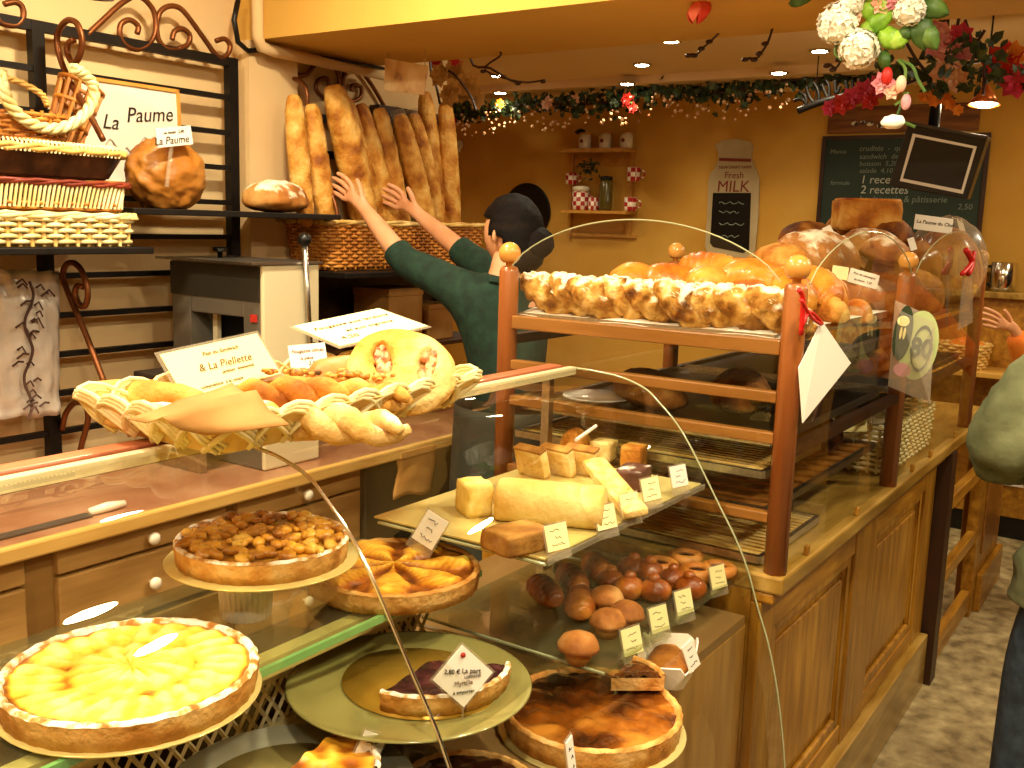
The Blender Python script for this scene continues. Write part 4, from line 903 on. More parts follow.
# folded kraft paper
q = MB(); a, b, c, d_ = at(128, 420, z=1.375), at(232, 383, z=1.395), at(290, 424, z=1.372), at(205, 436, z=1.350)
n_ = 10
def kp(u, v):
    p = a.lerp(b, u).lerp(d_.lerp(c, u), v); return p+Vector((0, 0, .004*sin(PI*u)*sin(PI*v)+.003*noise.noise(p*18)+.012*max(0, 1-abs(v-.45)*5)))
q.grid(kp, n_, n_); q.build('kraft_sheet', M['kraft'], smooth=True, solid=.0012, label='folded sheet of kraft paper lying over the breads', cat='paper')
q = MB().box(-.03, .03, -.012, .012, 0, .0025); q.build('red_packet', mat('orange_red', 'd8501c', rough=.4), label='orange red wrapper under the front rim of the plaited basket', cat='wrapper', loc=at(262, 436, z=1.317), rot=(0, 0, .1))
def card4(name, label, corners, dd, m, cat='sign', film=True, lines=None):
    """a stiff card through four seen corners (tl, tr, br, bl), each at its own distance; kept planar"""
    P = [atd(x, y, k) for (x, y), k in zip(corners, dd)]; c = sum(P, Vector())/4
    X_ = ((P[1]-P[0])+(P[2]-P[3])); w = X_.length/2; X_.normalize(); Zv = ((P[0]-P[3])+(P[1]-P[2])); Zv -= X_*Zv.dot(X_); h = Zv.length/2; Zv.normalize(); Yv = Zv.cross(X_)
    e = empty(name, label, cat, c); e.matrix_world = Matrix(((X_.x, Yv.x, Zv.x, c.x), (X_.y, Yv.y, Zv.y, c.y), (X_.z, Yv.z, Zv.z, c.z), (0, 0, 0, 1)))
    MB().box(-w/2, w/2, -.0008, .0008, -h/2, h/2).build('card', M[m], e)
    if film: MB().box(-w/2-.006, w/2+.006, .001, .0022, -h/2-.006, h/2+.006).build('clear_sleeve', M['film'], e)
    for (s, fx, fz, sz, mm, sh) in (lines or []): text(s, h*sz, M[mm], e, (w*fx, -.0014, h*fz), shear=sh)
    return e, w, h
def legs(e, w, h, L=.05): MB().tube([(0, .003, -h/2+.01), (0, .01, -h/2-L)], .0025, 6).build('clear_stem', M['film'], e)
e, w, h = card4('price_sign', 'large cream sign in a clear sleeve over the kraft paper, reading La Piellette', [(175, 352), (271, 330), (266, 378), (169, 402)], (1.56, 1.70, 1.64, 1.50), 'ycard',
      lines=[('Pain ou Sandwich', .05, .30, .12, 'inkb', .3), ('& La Piellette', .03, .02, .23, 'inkb', .3), ('jambon  emmental', .12, -.16, .10, 'inkb', .3), ('composition  à la coupe', -.1, -.38, .10, 'inkb', .2)]); legs(e, w, h)
e, w, h = card4('price_sign', 'small white card standing among the twisted breads', [(284, 346), (322, 343), (331, 366), (295, 370)], (1.74, 1.76, 1.75, 1.73), 'card', film=False,
      lines=[('Fougasse olives', 0, .22, .2, 'inkb', .2), ('la pièce', -.05, -.08, .16, 'inkb', .2), ('2,80', .1, -.3, .2, 'inkb', .2)]); legs(e, w, h, .03)
e, w, h = card4('price_sign', 'wide cream card leaning back above the big round bread', [(303, 324), (388, 307), (418, 328), (330, 349)], (1.86, 2.0, 1.86, 1.74), 'ycard',
      lines=[('Fougasse aux lardons', .0, .2, .13, 'inkb', .3), ('et aux oignons', .06, -.06, .12, 'inkb', .3), ('4,20', -.28, -.28, .15, 'inkb', .2)])
MB().tube([(.02, .003, -h/2+.01), (.045, .02, -h/2-.05)], .003, 6).build('white_stem', M['porcelain'], e)
# ================================================================ breads on the rack
def slat_tray(name, label, x0, x1, y0, y1, z, m='redwoodx', n=12, across=True):
    e = empty(name, label, 'tray', ((x0+x1)/2, (y0+y1)/2, z)); w, d2 = (x1-x0)/2, (y1-y0)/2
    q = MB()
    for s in (-1, 1): q.box(-w, w, s*d2-.006, s*d2+.006, -.008, .008); q.box(s*w-.006, s*w+.006, -d2, d2, -.008, .008)
    q.build('frame', M['steel'], e)
    q = MB()
    for i in range(n):
        x = -w+(i+.5)*2*w/n; q.box(x-w/n*.62, x+w/n*.62, -d2, d2, -.004, .002)
    q.build('slats', M[m], e); return e
def flat_tray(name, label, x0, x1, y0, y1, z, m='tray'):
    e = empty(name, label, 'tray', ((x0+x1)/2, (y0+y1)/2, z)); w, d2 = (x1-x0)/2, (y1-y0)/2
    MB().box(-w, w, -d2, d2, -.003, .002).build('sheet', M[m], e)
    q = MB()
    for s in (-1, 1): q.box(-w, w, s*d2-.003, s*d2+.003, -.003, .014); q.box(s*w-.003, s*w+.003, -d2, d2, -.003, .014)
    q.build('rim', M['steel'], e); return e
flat_tray('baking_tray', 'topmost black baking tray of the near bay, lined with parchment', 2.005, 2.89, .70, 1.335, 1.394)
flat_tray('baking_tray', 'topmost black baking tray of the far bay, under the big loaves', 2.95, 4.02, .70, 1.335, 1.36)
MB().grid(lambda u, v: (2.0+.86*u, .69+.65*v, 1.412+.004*sin(v*14)*(1-u)-.012*max(0, .04-u)*25), 12, 30).build('parchment_sheet', M['paper'], smooth=True, solid=.001, label='white parchment hanging over the near edge of the top tray', cat='paper')
ZT = 1.4135
# almond croissants, shingled along the near edge
def croissant(sd):
    mb = MB(); random.seed(sd); P = []; R = []
    for i in range(60):
        t = i/59*2-1; P.append(Vector((.075*t, .018*t*t, .028-.006*abs(t)))); R.append((.033*(1-abs(t)**2.2)+.009)*(1+.11*abs(sin(t*9))))
    o3 = Vector((sd*3.1, sd, 0)); base = len(mb.v); mb.tube(P, R, 36)
    mb.v = [Vector((p.x, p.y*1.1, max(.0, p.z)))+(p-Vector((p.x, 0, .02))).normalized()*(.006*noise.noise(p*60+o3)+.005*abs(noise.noise(Vector((p.x*16, p.y*75, p.z*75))+o3))+.0015*noise.noise(p*150+o3)) for p in mb.v]; return mb
def croissant_thing(sd):
    e = empty('almond_croissant', '', 'croissant', (0, 0, 0)); croissant(sd).build('pastry', M['sugar'], e, smooth=True)
    q = MB(); random.seed(sd+50)
    for i in range(26):
        t = random.uniform(-.8, .8); a = random.uniform(.5, 2.6); r = .034*(1-abs(t)**2.2)+.010
        q.T = Matrix.Translation((.075*t, .018*t*t+r*1.1*cos(a), .028+r*sin(a)-.005*abs(t))) @ Matrix.Rotation(random.random()*6, 4, 'Z') @ Matrix.Rotation(random.uniform(-.5, .5), 4, 'X'); q.ball((0, 0, 0), .008, 7, (1.2, .7, .18))
    q.T = None; q.build('flaked_almonds', mat('almond', ['e8c890', 'f6e6c4'], scale=30, rough=.6), e, smooth=True, kind='stuff'); return e
CP = [croissant_thing(s) for s in (1, 2, 3)]
LABC = ['first almond croissant in the sugared row, nearest the far post of the end rail', 'second almond croissant along the sugared row', 'third almond croissant along the sugared row, darker side turned out', 'fourth almond croissant along the sugared row', 'fifth almond croissant along the sugared row, at its middle', 'sixth almond croissant along the sugared row', 'seventh almond croissant along the sugared row', 'eighth almond croissant along the sugared row', 'last almond croissant of the sugared row, against the thick near post']
for i in range(9):
    y = 1.30-.0715*i; e = CP[i] if i < 3 else dup(CP[i % 3]); e.location = (2.07+.010*sin(i*2.3), y, ZT+.016); e.rotation_euler = (.5, .48+.10*sin(i*2.7), -1.0+.12*sin(i*1.9)); e['label'] = LABC[i]; e['group'] = 'row of almond croissants'; e.scale = (1.12, .95, .98)
# glazed pastries behind
def chausson(sd):
    mb = MB(); o3 = Vector((sd, sd*2, sd*3))
    def fn(u, v):
        a = PI*u; b = 2*PI*v; d = Vector((-cos(a), sin(a)*cos(b), sin(a)*sin(b))); x = d.x
        k = 1+.05*noise.noise(d*2+o3); z = d.z*.040 if d.z > 0 else d.z*.012
        if d.z > .15: z -= .0045*max(0, 1-abs(((x*5+d.y*2.2) % 1)-.5)*5)
        return Vector((x*.075*k, d.y*.048*k+.02*x*x, z*k+.012))
    mb.grid(fn, 46, 34, wrapv=True); return mb
CHS = [chausson(s).build('glazed_pastry', M['glaze'], smooth=True, cat='pastry') for s in (1, 2)]
for i, (x, y, z, rz, lab) in enumerate([(2.30, 1.18, 0, .4, 'glazed turnover peeping over the first croissants'), (2.34, 1.08, .0, 2.2, 'dark swirl-like glazed turnover at the middle of the tray'), (2.31, .99, .0, .5, 'glazed turnover with scored back, beside the swirl-like one'), (2.44, 1.02, .03, 1.2, 'round golden turnover topmost of the glazed pile'),
        (2.31, .89, .0, 1.0, 'glazed turnover standing on end near the pile middle'), (2.33, .80, .0, .6, 'golden turnover over the eighth croissant'), (2.42, .90, .02, -.3, 'golden turnover under the ridged long loaf'), (2.46, .78, .01, .9, 'turnover by the finial of the thick near post')]):
    o = CHS[i] if i < 2 else dup(CHS[i % 2]); o.location = (x, y, ZT+z+.035); o.rotation_euler = (.5 if i in (4, ) else .1*(i % 3), -.25 if i % 2 else .2, rz); o['label'] = lab; o['group'] = 'glazed turnovers'; o.scale = (1.45, 1.45, 1.55)
put(loaf(.30, .085, .085, 90, .05, 3, .15, .9, p=.4), 'long_loaf', M['glaze'], 745, 268, 1.50, 'long ridged golden loaf lying on the glazed turnovers', 'bread', rot=(0, .05, -.95), lift=-.03)
put(loaf(.26, .14, .13, 91, .06, 2, .08), 'brown_loaf', M['crust'], 775, 270, 1.47, 'brown loaf behind the ridged golden loaf', 'bread', rot=(0, 0, -.7), lift=-.02)
c = at(812, 262, x=3.02); loaf(.25, .21, .19, 92, .07, 3, .10).build('floury_loaf', M['crustf'], smooth=True, label='big round floury loaf beyond the ridged golden loaf', cat='bread', loc=(3.02, c.y, 1.49), rot=(.25, 0, -.6))
for i, (x, y, z, L, W, H, m, rx, rz, lab) in enumerate([
        (3.05, 1.10, 1.367, .30, .16, .17, 'crustd', 0, .5, 'dark loaf under the big round floury loaf'), (3.02, .86, 1.367, .28, .17, .19, 'crustf', 0, -.4, 'flour streaked loaf behind the near arched pane'),
        (3.35, .95, 1.366, .32, .2, .22, 'crustd', 0, .3, 'dark country loaf at the foot of the loaf pile'), (3.38, .80, 1.366, .30, .18, .22, 'crustd', .3, -.7, 'dark brown loaf leaning near the middle post'),
        (3.62, .86, 1.366, .30, .2, .24, 'crustd', 0, .8, 'dark oval loaf beside the middle of the far bay'), (3.45, 1.05, 1.53, .28, .15, .13, 'crustf', .1, .2, 'small floury loaf just under the tin loaf'),
        (3.75, 1.08, 1.366, .34, .22, .26, 'crustd', 0, 0, 'dark round loaf at the back of the far bay'), (3.34, .88, 1.55, .22, .16, .12, 'crustf', .2, -.3, 'pale oval loaf on top of the dark pile')]):
    loaf(L, W, H, 100+i, .08, 3, .08, .6).build('country_loaf', M[m], smooth=True, label=lab, cat='bread', group='country loaves on the rack', loc=(x, y, z), rot=(rx, 0, rz))
for i, (x, y, z, L, W, H, m, rx, rz, lab) in enumerate([(3.12, .98, 1.52, .26, .17, .15, 'crustf', .1, .9, 'floury loaf filling the pile beside the big round floury loaf'), (3.28, 1.06, 1.56, .24, .15, .13, 'crustd', .1, -.2, 'brown loaf under the edge of the tin loaf'), (3.52, .88, 1.58, .26, .17, .14, 'crustd', .15, .4, 'dark loaf just below the long white card'), (3.64, 1.0, 1.60, .24, .16, .14, 'crustd', 0, -.5, 'dark loaf between the tin loaf and the filmed loaf'), (3.20, .80, 1.53, .22, .15, .12, 'crustf', .2, .2, 'pale loaf behind the small yellow card'), (2.86, 1.0, 1.50, .22, .15, .12, 'crust', .1, .7, 'gold loaf at the foot of the big round floury loaf')]):
    loaf(L, W, H, 200+i, .08, 3, .08, .6).build('country_loaf', M[m], smooth=True, label=lab, cat='bread', group='country loaves on the rack', loc=(x, y, z), rot=(rx, 0, rz))
# tin loaf on top
e = empty('tin_loaf', 'rectangular golden tin loaf crowning the bread pile', 'bread', (3.44, .925, 1.628), rot=(0, 0, -1.0))
slab(.20, .12, .10, 44, .035).build('crumb', M['crust'], e, smooth=True); slab(.188, .108, .012, 45, .03).build('split_top', M['glaze'], e, smooth=True, loc=(0, 0, .094))
# round loaf in clear film and others at the far end
c = at(955, 262, x=3.78); rl = empty('filmed_loaf', 'tall round loaf in clear plastic at the far end of the rack', 'bread', (3.78, c.y+.03, 1.366)); loaf(.24, .24, .36, 120, .05, 0, fl=.6).build('loaf', M['crust'], rl, smooth=True)
q = MB(); q.grid(lambda u, v: (lambda a, b: Vector((.135*sin(a)*cos(b), .135*sin(a)*sin(b), .155-.165*cos(a)))*(1+.05*noise.noise(Vector((cos(b)*4, sin(b)*4, u*8)))))(PI*u, 2*PI*v), 20, 30, wrapv=True); q.build('film', M['film'], rl, smooth=True)
for i, (x, y, z, lab) in enumerate([(3.88, .80, 1.366, 'small round loaf at the foot of the filmed loaf'), (3.92, .74, 1.366, 'small round loaf nearest the far front post'), (3.90, .98, 1.42, 'small round loaf tucked behind the filmed loaf')]):
    loaf(.13, .12, .14, 130+i, .06).build('round_roll', M['crust'], smooth=True, label=lab, cat='bread', group='rolls at the far end of the rack', loc=(x, y, z), rot=(0, 0, i))
# paper-wrapped loaves
for i, (x, y, z, lab) in enumerate([(3.50, .74, 1.366, 'loaf in brown paper just inside the far arched pane'), (3.58, .70, 1.40, 'loaf in shiny wrapping under the long white card')]):
    q = MB(); q.ball((0, 0, .10), .12, 30, (1.15, .75, .9), .16, 140+i, flat=.10); q.build('wrapped_loaf', mat('wrap_%d' % i, ['6a3c10', '8a5420', 'b07c3c'], scale=8, rough=.3, bump=.5, bscale=12, coat=.3), smooth=True, label=lab, cat='bread', loc=(x, y+.11, z), rot=(.2, 0, -.3+.3*i))
# items under the near arched pane
for i, (x, y, z, L, W, H, m, rz, lab) in enumerate([(2.50, .74, 1.40, .10, .085, .15, 'glaze', .4, 'glazed tall brioche loaf behind the pane of the near bay'), (2.40, .72, 1.40, .13, .08, .10, 'crust', .9, 'brown roll between the near post and the brioche loaf'), (2.66, .72, 1.38, .11, .085, .10, 'glaze', .2, 'small golden roll last along the near tray'), (2.60, .80, 1.40, .16, .10, .13, 'crustd', .6, 'dark roll behind the glazed brioche loaf'), (2.75, .86, 1.40, .2, .12, .15, 'crustf', -.6, 'floury batard at the end of the near tray'), (2.76, 1.05, 1.40, .24, .13, .15, 'crustd', .2, 'dark batard at the back end of the near tray'), (2.62, 1.16, 1.40, .22, .12, .13, 'crust', 1.1, 'gold batard at the back of the near tray'), (2.62, .98, 1.40, .24, .13, .12, 'crust', .4, 'batard hidden between the turnovers and the floury loaf')]):
    loaf(L, W, H, 150+i, .06, 3, .1, .4).build('batard', M[m], smooth=True, label=lab, cat='bread', group='rolls on the near tray', loc=(x, y, z-(0 if z > 1.39 else 0)), rot=(0, 0, rz))
# cards on the pile
for (lab, cor, dd, mm, ls) in [('tiny white card stuck in the pile beside the tin loaf', [(823, 228), (831, 224), (835, 237), (827, 241)], (3.05,)*4, 'card', None),
        ('small yellow card in front of the pale oval loaf', [(830, 265), (847, 267), (849, 281), (834, 278)], (2.60,)*4, 'ycard', None),
        ('white card with black lines in front of the dark pile', [(850, 268), (880, 275), (876, 290), (848, 281)], (2.62, 2.62, 2.62, 2.62), 'card', [('Pain de campagne', 0, .2, .22, 'ink', 0), ('au levain  3,20', 0, -.2, .22, 'ink', 0)]),
        ('long white card on top of the loaf pile, reading La Paume', [(915, 214), (953, 219), (952, 234), (914, 229)], (3.30,)*4, 'card', [('La Paume du Chef', 0.04, .05, .34, 'ink', .15)]),
        ('tiny tilted white card under the long white card', [(907, 239), (913, 237), (918, 249), (911, 251)], (3.2,)*4, 'card', None),
        ('tiny white card standing on the filmed loaf', [(957, 219), (962, 218), (965, 231), (960, 233)], (3.48,)*4, 'card', None),
        ('dim yellow card on the second shelf of the near bay', [(840, 417), (867, 417), (867, 431), (841, 432)], (2.62,)*4, 'ycard', [('Brioche 2,60', 0, 0, .3, 'inkb', 0)])]:
    e, w, h = card4('price_card', lab, cor, dd, mm, cat='price tag', film=False, lines=ls); MB().tube([(0, .002, -h/2+.004), (0, .006, -h/2-.03)], .0018, 6).build('stem', M['film'], e)
# lower shelves of the rack
for z, nm in ((1.18, 'second'), (1.035, 'third')):
    for (x0, x1, bay) in ((2.02, 2.88, 'near'), (2.96, 4.02, 'far')):
        if bay == 'far' and z < 1.1: continue
        (flat_tray if z > 1.1 else slat_tray)('baking_tray', '%s tray from the top in the %s bay' % (nm, bay), x0, x1, .70, 1.33, z-.006)
slat_tray('slatted_tray', 'slatted cooling tray on the end shelf below the second rail', 1.985, 2.36, .70, 1.32, 1.116, 'wicker', 16)
slat_tray('slatted_tray', 'slatted cooling tray lying on the counter top inside the rack', 2.005, 2.40, .70, 1.32, .925, 'wicker', 16)
for i, (x, y, z, L, W, H, m, rz, lab) in enumerate([(2.25, 1.1, 1.18, .30, .15, .12, 'crustd', .8, 'dark loaf on the second shelf near the end rail'), (2.35, .9, 1.18, .28, .15, .14, 'crustd', .4, 'dark loaf in the middle of the second shelf'), (2.68, .82, 1.03, .3, .16, .13, 'crustd', .1, 'dark cake behind the dim yellow card'), (2.60, .85, .935, .28, .14, .11, 'crustd', .2, 'dark loaf on the counter top inside the near bay'),
        (3.3, .85, 1.18, .3, .16, .12, 'crustd', .3, 'dark loaf on the second shelf of the far bay'), (3.75, .9, 1.18, .3, .16, .14, 'crustd', -.3, 'last dark loaf on the second shelf of the far bay')]):
    loaf(L, W, H, 170+i, .06, 3, .08).build('country_loaf', M[m], smooth=True, label=lab, cat='bread', group='dim loaves on the lower shelves', loc=(x, y, z), rot=(0, 0, rz))
c = at(762, 380, x=2.25); pt = empty('glass_cup', 'small glass dessert cup on the second shelf near the thick post', 'cup', (2.25, c.y, 1.180)); MB().lathe([(.022, 0), (.02, .004), (.006, .012), (.006, .02), (.028, .035), (.036, .06), (.034, .06), (.026, .037), (0, .03)], 24).build('bowl', M['shelfglass'], pt, smooth=True); MB().lathe([(.0, .033), (.027, .04), (.032, .055), (0, .06)], 20).build('dessert', M['nut'], pt, smooth=True)
c = at(668, 382, x=2.3); MB().lathe([(0, 0), (.05, 0), (.09, .012), (.088, .015), (.05, .004), (0, .004)], 36).build('white_dish', M['porcelain'], smooth=True, label='white dish on the second shelf behind the end rail', cat='dish', loc=(2.20, 1.22, 1.18))
# wicker crate and wrapped things in the far bay
wc = empty('wicker_crate', 'pale wicker crate of wrapped rolls on the counter in the far bay', 'basket', (3.30, .82, .912)); w_, k_ = weave_wall(rect(.56, .26, .03), .006, .15, 9, .026, .006, .06); w_.build('weave', M['wickerw'], wc, smooth=True); k_.build('stakes', M['wickerw'], wc); MB().box(-.26, .26, -.12, .12, 0, .006).build('base', M['wicker'], wc); MB().box(-.26, .26, -.115, .115, .07, .08).build('lining', M['paper'], wc)
for i in range(5):
    q = MB(); q.ball((0, 0, .03), .055, 18, (1.2, .9, .7), .15, 180+i, flat=.03); q.build('wrapped_roll', mat('roll_film_%d' % i, ['a8906a', 'c8b48c', 'e0d2b0'], scale=12, rough=.25, bump=.5, bscale=14, coat=.5), smooth=True, label=['film-wrapped roll at the near end of the wicker crate', 'film-wrapped roll second in the wicker crate', 'film-wrapped roll in the middle of the wicker crate', 'film-wrapped roll fourth in the wicker crate', 'film-wrapped roll at the far end of the wicker crate'][i], cat='bread', group='wrapped rolls in the wicker crate', loc=(3.08+.1*i, .82+.02*(i % 2), 1.02), rot=(0, 0, i))
# cards hanging on the rack
def quad_card(name, label, P, m, th=.002, cat='sign'):
    e = empty(name, label, cat, P[0]); q = MB(); nrm = (P[1]-P[0]).cross(P[2]-P[0]).normalized()*th; n = len(P); Q = [p-P[0] for p in P]
    q.add(Q+[p+nrm for p in Q], [tuple(range(n)), tuple(range(2*n-1, n-1, -1))]+[(i, (i+1) % n, n+(i+1) % n, n+i) for i in range(n)]); q.build('card', M[m], e); return e
P = [at(822, 321, y=.628), at(851, 363, y=.618), at(803, 423, y=.62), at(799, 368, y=.634)]
e = quad_card('hanging_card', 'large white diamond card hung by a red ribbon from the thick near post', P, 'card')
RB = mat('red_ribbon', 'c81c18', rough=.4)
q = MB(); o = -P[0]
q.tube(spline([at(801, 300, y=.628)+o, at(812, 318, y=.625)+o, at(822, 324, y=.624)+o, at(810, 312, y=.626)+o, at(802, 326, y=.63)+o], 5), .004, 6); q.tube(spline([at(799, 290, y=.632)+o, at(803, 300, y=.630)+o, at(801, 335, y=.632)+o], 4), .005, 6); q.build('ribbon', RB, e, smooth=True)
# 80 sign sticking out from the middle post
A_, B_, C_, D_ = at(895, 300, y=.630), atd(935, 318, 2.52), atd(930, 404, 2.50), at(888, 386, y=.628)
e = quad_card('opening_sign', 'clear sleeved sign with a dark round badge and a green circled 80', [A_, B_, C_, D_], 'film')
Dn = (D_-A_); Zs = -Dn.normalized(); X_ = (B_-A_); X_ = (X_-Zs*X_.dot(Zs)*.75).normalized(); Zs = (Zs-X_*Zs.dot(X_)).normalized(); Yn = Zs.cross(X_)
if Yn.dot(cf) < 0: Yn = -Yn
W_, H_ = (B_-A_).length, Dn.length
def onsign(mb, name, m, u, v, off):
    o = mb.build(name, m, e); p = (X_*(u*W_)+Dn*v)-Yn*off
    o.matrix_local = Matrix(((X_.x, Yn.x, Zs.x, p.x), (X_.y, Yn.y, Zs.y, p.y), (X_.z, Yn.z, Zs.z, p.z), (0, 0, 0, 1))); return o
def disc(rx, rz, n=32, y=0, inner=0): 
    q = MB(); vs = [(rx*cos(2*PI*i/n), y, rz*sin(2*PI*i/n)) for i in range(n)]
    if not inner: return q.add(vs, [tuple(range(n))])
    return q.add(vs+[(x*inner, y, z*inner) for x, y, z in vs], [(i, (i+1) % n, n+(i+1) % n, n+i) for i in range(n)])
gr = mat('sign_green', ['a8b878', 'b8c688'], scale=4, rough=.5); gk = mat('sign_dark_green', '26361a', rough=.5)
onsign(disc(W_*.44, H_*.40), 'green_panel', gr, .62, .47, .003)
onsign(disc(W_*.21, H_*.32), 'dark_badge', gk, .25, .36, .005)
onsign(disc(W_*.23, H_*.27, inner=.86), 'ring', gk, .70, .50, .006)
t = text('80', H_*.30, gk, None, name='number', ext=.0006, bold=.002); t.parent = e; p = X_*(.70*W_)+Dn*.50-Yn*.007
t.matrix_local = Matrix(((X_.x*.8, Zs.x, -Yn.x, p.x), (X_.y*.8, Zs.y, -Yn.y, p.y), (X_.z*.8, Zs.z, -Yn.z, p.z), (0, 0, 0, 1)))
onsign(disc(W_*.14, H_*.06), 'pale_mark', M['ycard'], .25, .22, .008)
for k in range(2): onsign(disc(W_*.03, H_*.07), 'pale_mark', M['ycard'], .21+.08*k, .36, .008)
onsign(disc(W_*.2, H_*.08), 'pink_mark', mat('sign_pink', 'c88a9a', rough=.5), .3, .78, .004)
P = [at(963, 276, y=.625), at(973, 270, y=.60), at(973, 322, y=.60), at(958, 330, y=.625)]
e = quad_card('hanging_card', 'narrow white card on a red ribbon at the last front post', P, 'film'); o = -P[0]
q = MB(); q.tube(spline([at(966, 250, y=.62)+o, at(972, 262, y=.61)+o, at(968, 274, y=.61)+o], 5), .010, 6); q.tube(spline([at(974, 252, y=.61)+o, at(971, 264, y=.61)+o, at(962, 274, y=.615)+o], 5), .008, 6); q.build('ribbon', RB, e, smooth=True)
# ================================================================ back wall
XB = 6.0995
bd = empty('chalkboard', 'large green chalkboard with handwritten menu behind the loaf pile', 'chalkboard', at(907, 210, x=XB))
o = -Vector(bd.location); A_, B_ = at(827, 141, x=XB)+o, at(987, 136, x=XB)+o; zt = (A_.z+B_.z)/2; zb = -.62
MB().box(-.012, 0, B_.y, A_.y, zb, zt).build('slate', mat('slate_green', ['1c2a20', '24342a', '2c3c30'], scale=3, rough=.7), bd)
q = MB()
for a in ((A_.y, A_.y+.022, zb, zt), (B_.y-.022, B_.y, zb, zt), (B_.y-.022, A_.y+.022, zt, zt+.022), (B_.y-.022, A_.y+.022, zb-.022, zb)): q.box(-.02, .003, *a)
q.build('frame', M['darkwood'], bd, bev=.002)
ck = mat('chalk', 'b8bcae', rough=.9); ckd = mat('faint_chalk', '7c8678', rough=.9); RT = (PI/2, 0, -PI/2)
def ontext(s, x, y, sz, m, par, o, shear=.1, al='LEFT'):
    p = at(x, y, x=XB)+o; return text(s, sz, m, par, (-.014, p.y, p.z), RT, shear, al)
for (s, x, y, sz, m) in [('Menus', 831, 152, .036, ckd), ('crudités  -  quiches', 860, 149, .042, ckd), ('sandwich  dessert', 860, 157, .042, ckd), ('boisson  5,20', 860, 164, .04, ckd), ('salade  4,10', 860, 171, .04, ckd), ('formule', 831, 183, .036, ckd), ('1 recette', 861, 180, .066, ck), ('2 recettes', 861, 190, .066, ck), ('boulangerie & pâtisserie', 860, 199, .05, ckd), ('du jour', 862, 207, .045, ckd), ('2,50', 958, 207, .045, ckd)]: ontext(s, x, y, sz, m, bd, o)
# painted plank over the board
pk = empty('painted_plank', 'dark painted wooden plank hung above the green chalkboard', 'wall plaque', at(900, 122, x=XB)); o = -Vector(pk.location); a, b = at(830, 108, x=XB)+o, at(978, 136, x=XB)+o
MB().box(-.018, 0, b.y, a.y, b.z+.03, a.z).build('board', mat('painted_brown', ['5c3410', '7a4818', '8a5820'], scale=4, rough=.6, stretch=(9, 1, 9)), pk)
q = MB()
for i, (x, y) in enumerate([(856, 124), (864, 123), (871, 124), (882, 126)]):
    p = at(x, y, x=XB)+o; q.ball((-.02, p.y, p.z), .022, 10, (.15, 1, .6), .3, i)
q.build('painted_cows', mat('cow_white', ['d8d0b8', '4a3420'], scale=30, rough=.8, pos=(.48, .52)), pk)
# milk bottle board
mk = empty('milk_sign', 'milk bottle shaped sign with a black slate and red lettering', 'sign', at(735, 200, x=XB)); o = -Vector(mk.location)
OUT = [(719, 152), (716, 146), (722, 141), (737, 139), (751, 142), (754, 148), (752, 156), (754, 164), (758, 172), (760, 180), (759, 215), (756, 250), (752, 258), (742, 260), (716, 255), (708, 252), (706, 246), (708, 215), (709, 182), (711, 174), (716, 168), (719, 160)]
P = [at(x, y, x=XB)+o for x, y in OUT]; q = MB(); n = len(P); q.add([(-.014, p.y, p.z) for p in P]+[(0, p.y, p.z) for p in P], [tuple(range(n)), tuple(range(2*n-1, n-1, -1))]+[(i, (i+1) % n, n+(i+1) % n, n+i) for i in range(n)]); q.build('bottle_board', mat('bottle_white', ['a8946a', 'bca880'], scale=5, rough=.6), mk)
P = [at(x, y, x=XB)+o for x, y in [(714, 193), (752, 193), (750, 250), (744, 253), (714, 247), (711, 243)]]; q = MB(); q.add([(-.0165, p.y, p.z) for p in P], [tuple(range(len(P)))]); q.build('slate', M['black'], mk)
brd = mat('sign_red_brown', '7a2a1c', rough=.7)
for s, x, y, sz in (('MILK', 734, 187, .10), ('Fresh', 735, 175.5, .058), ('NEW DAIRY FARM', 736, 167.5, .026)): p = at(x, y, x=XB)+o; text(s, sz, brd, mk, (-.0165, p.y, p.z), RT, .05)
q = MB()
for i, y in enumerate((203, 212, 224, 236)): a, b = at(720, y, x=XB)+o, at(745-5*(i % 2), y+.6, x=XB)+o; q.tube([(-.0175, a.y+(b.y-a.y)*t/9, a.z+.008*sin(t*2+i)) for t in range(10)], .003, 4)
q.build('chalk_writing', ckd, mk)
P = [at(x, y, x=XB)+o for x, y in [(720, 158), (752, 159), (752, 162), (720, 161)]]; q = MB(); q.add([(-.0165, p.y, p.z) for p in P], [(0, 1, 2, 3)]); q.build('neck_band', brd, mk)
# round black plate and small things
c = at(525, 212, x=XB-.03); pl = MB().lathe([(0, 0), (.18, 0), (.205, .012), (.195, .016), (.11, .010), (0, .008)], 40).build('round_plate', M['black'], smooth=True, label='round black plate on the ochre wall behind the dark haired person', cat='plate', loc=(XB, c.y, c.z), rot=(0, -PI/2, 0))
bf = empty('butterfly', 'small white paper butterfly on the ochre wall past the baguettes', 'decoration', at(457, 147, x=XB-.004))
for s in (-1, 1): q = MB(); q.ball((-.006, s*.03, .015), .036, 10, (.12, .8, 1)); q.ball((-.006, s*.022, -.02), .024, 10, (.12, .8, 1)); q.build('wing', M['card'], bf, smooth=True)
nt_ = empty('paper_notice', 'small paper notice on the ochre wall past the last baguette', 'notice', at(447, 192, x=XB)); MB().box(-.003, 0, -.035, .035, -.11, .11).build('sheet', M['card'], nt_); MB().box(-.005, -.003, -.012, .0, -.07, .07).build('mark', M['ink'], nt_)
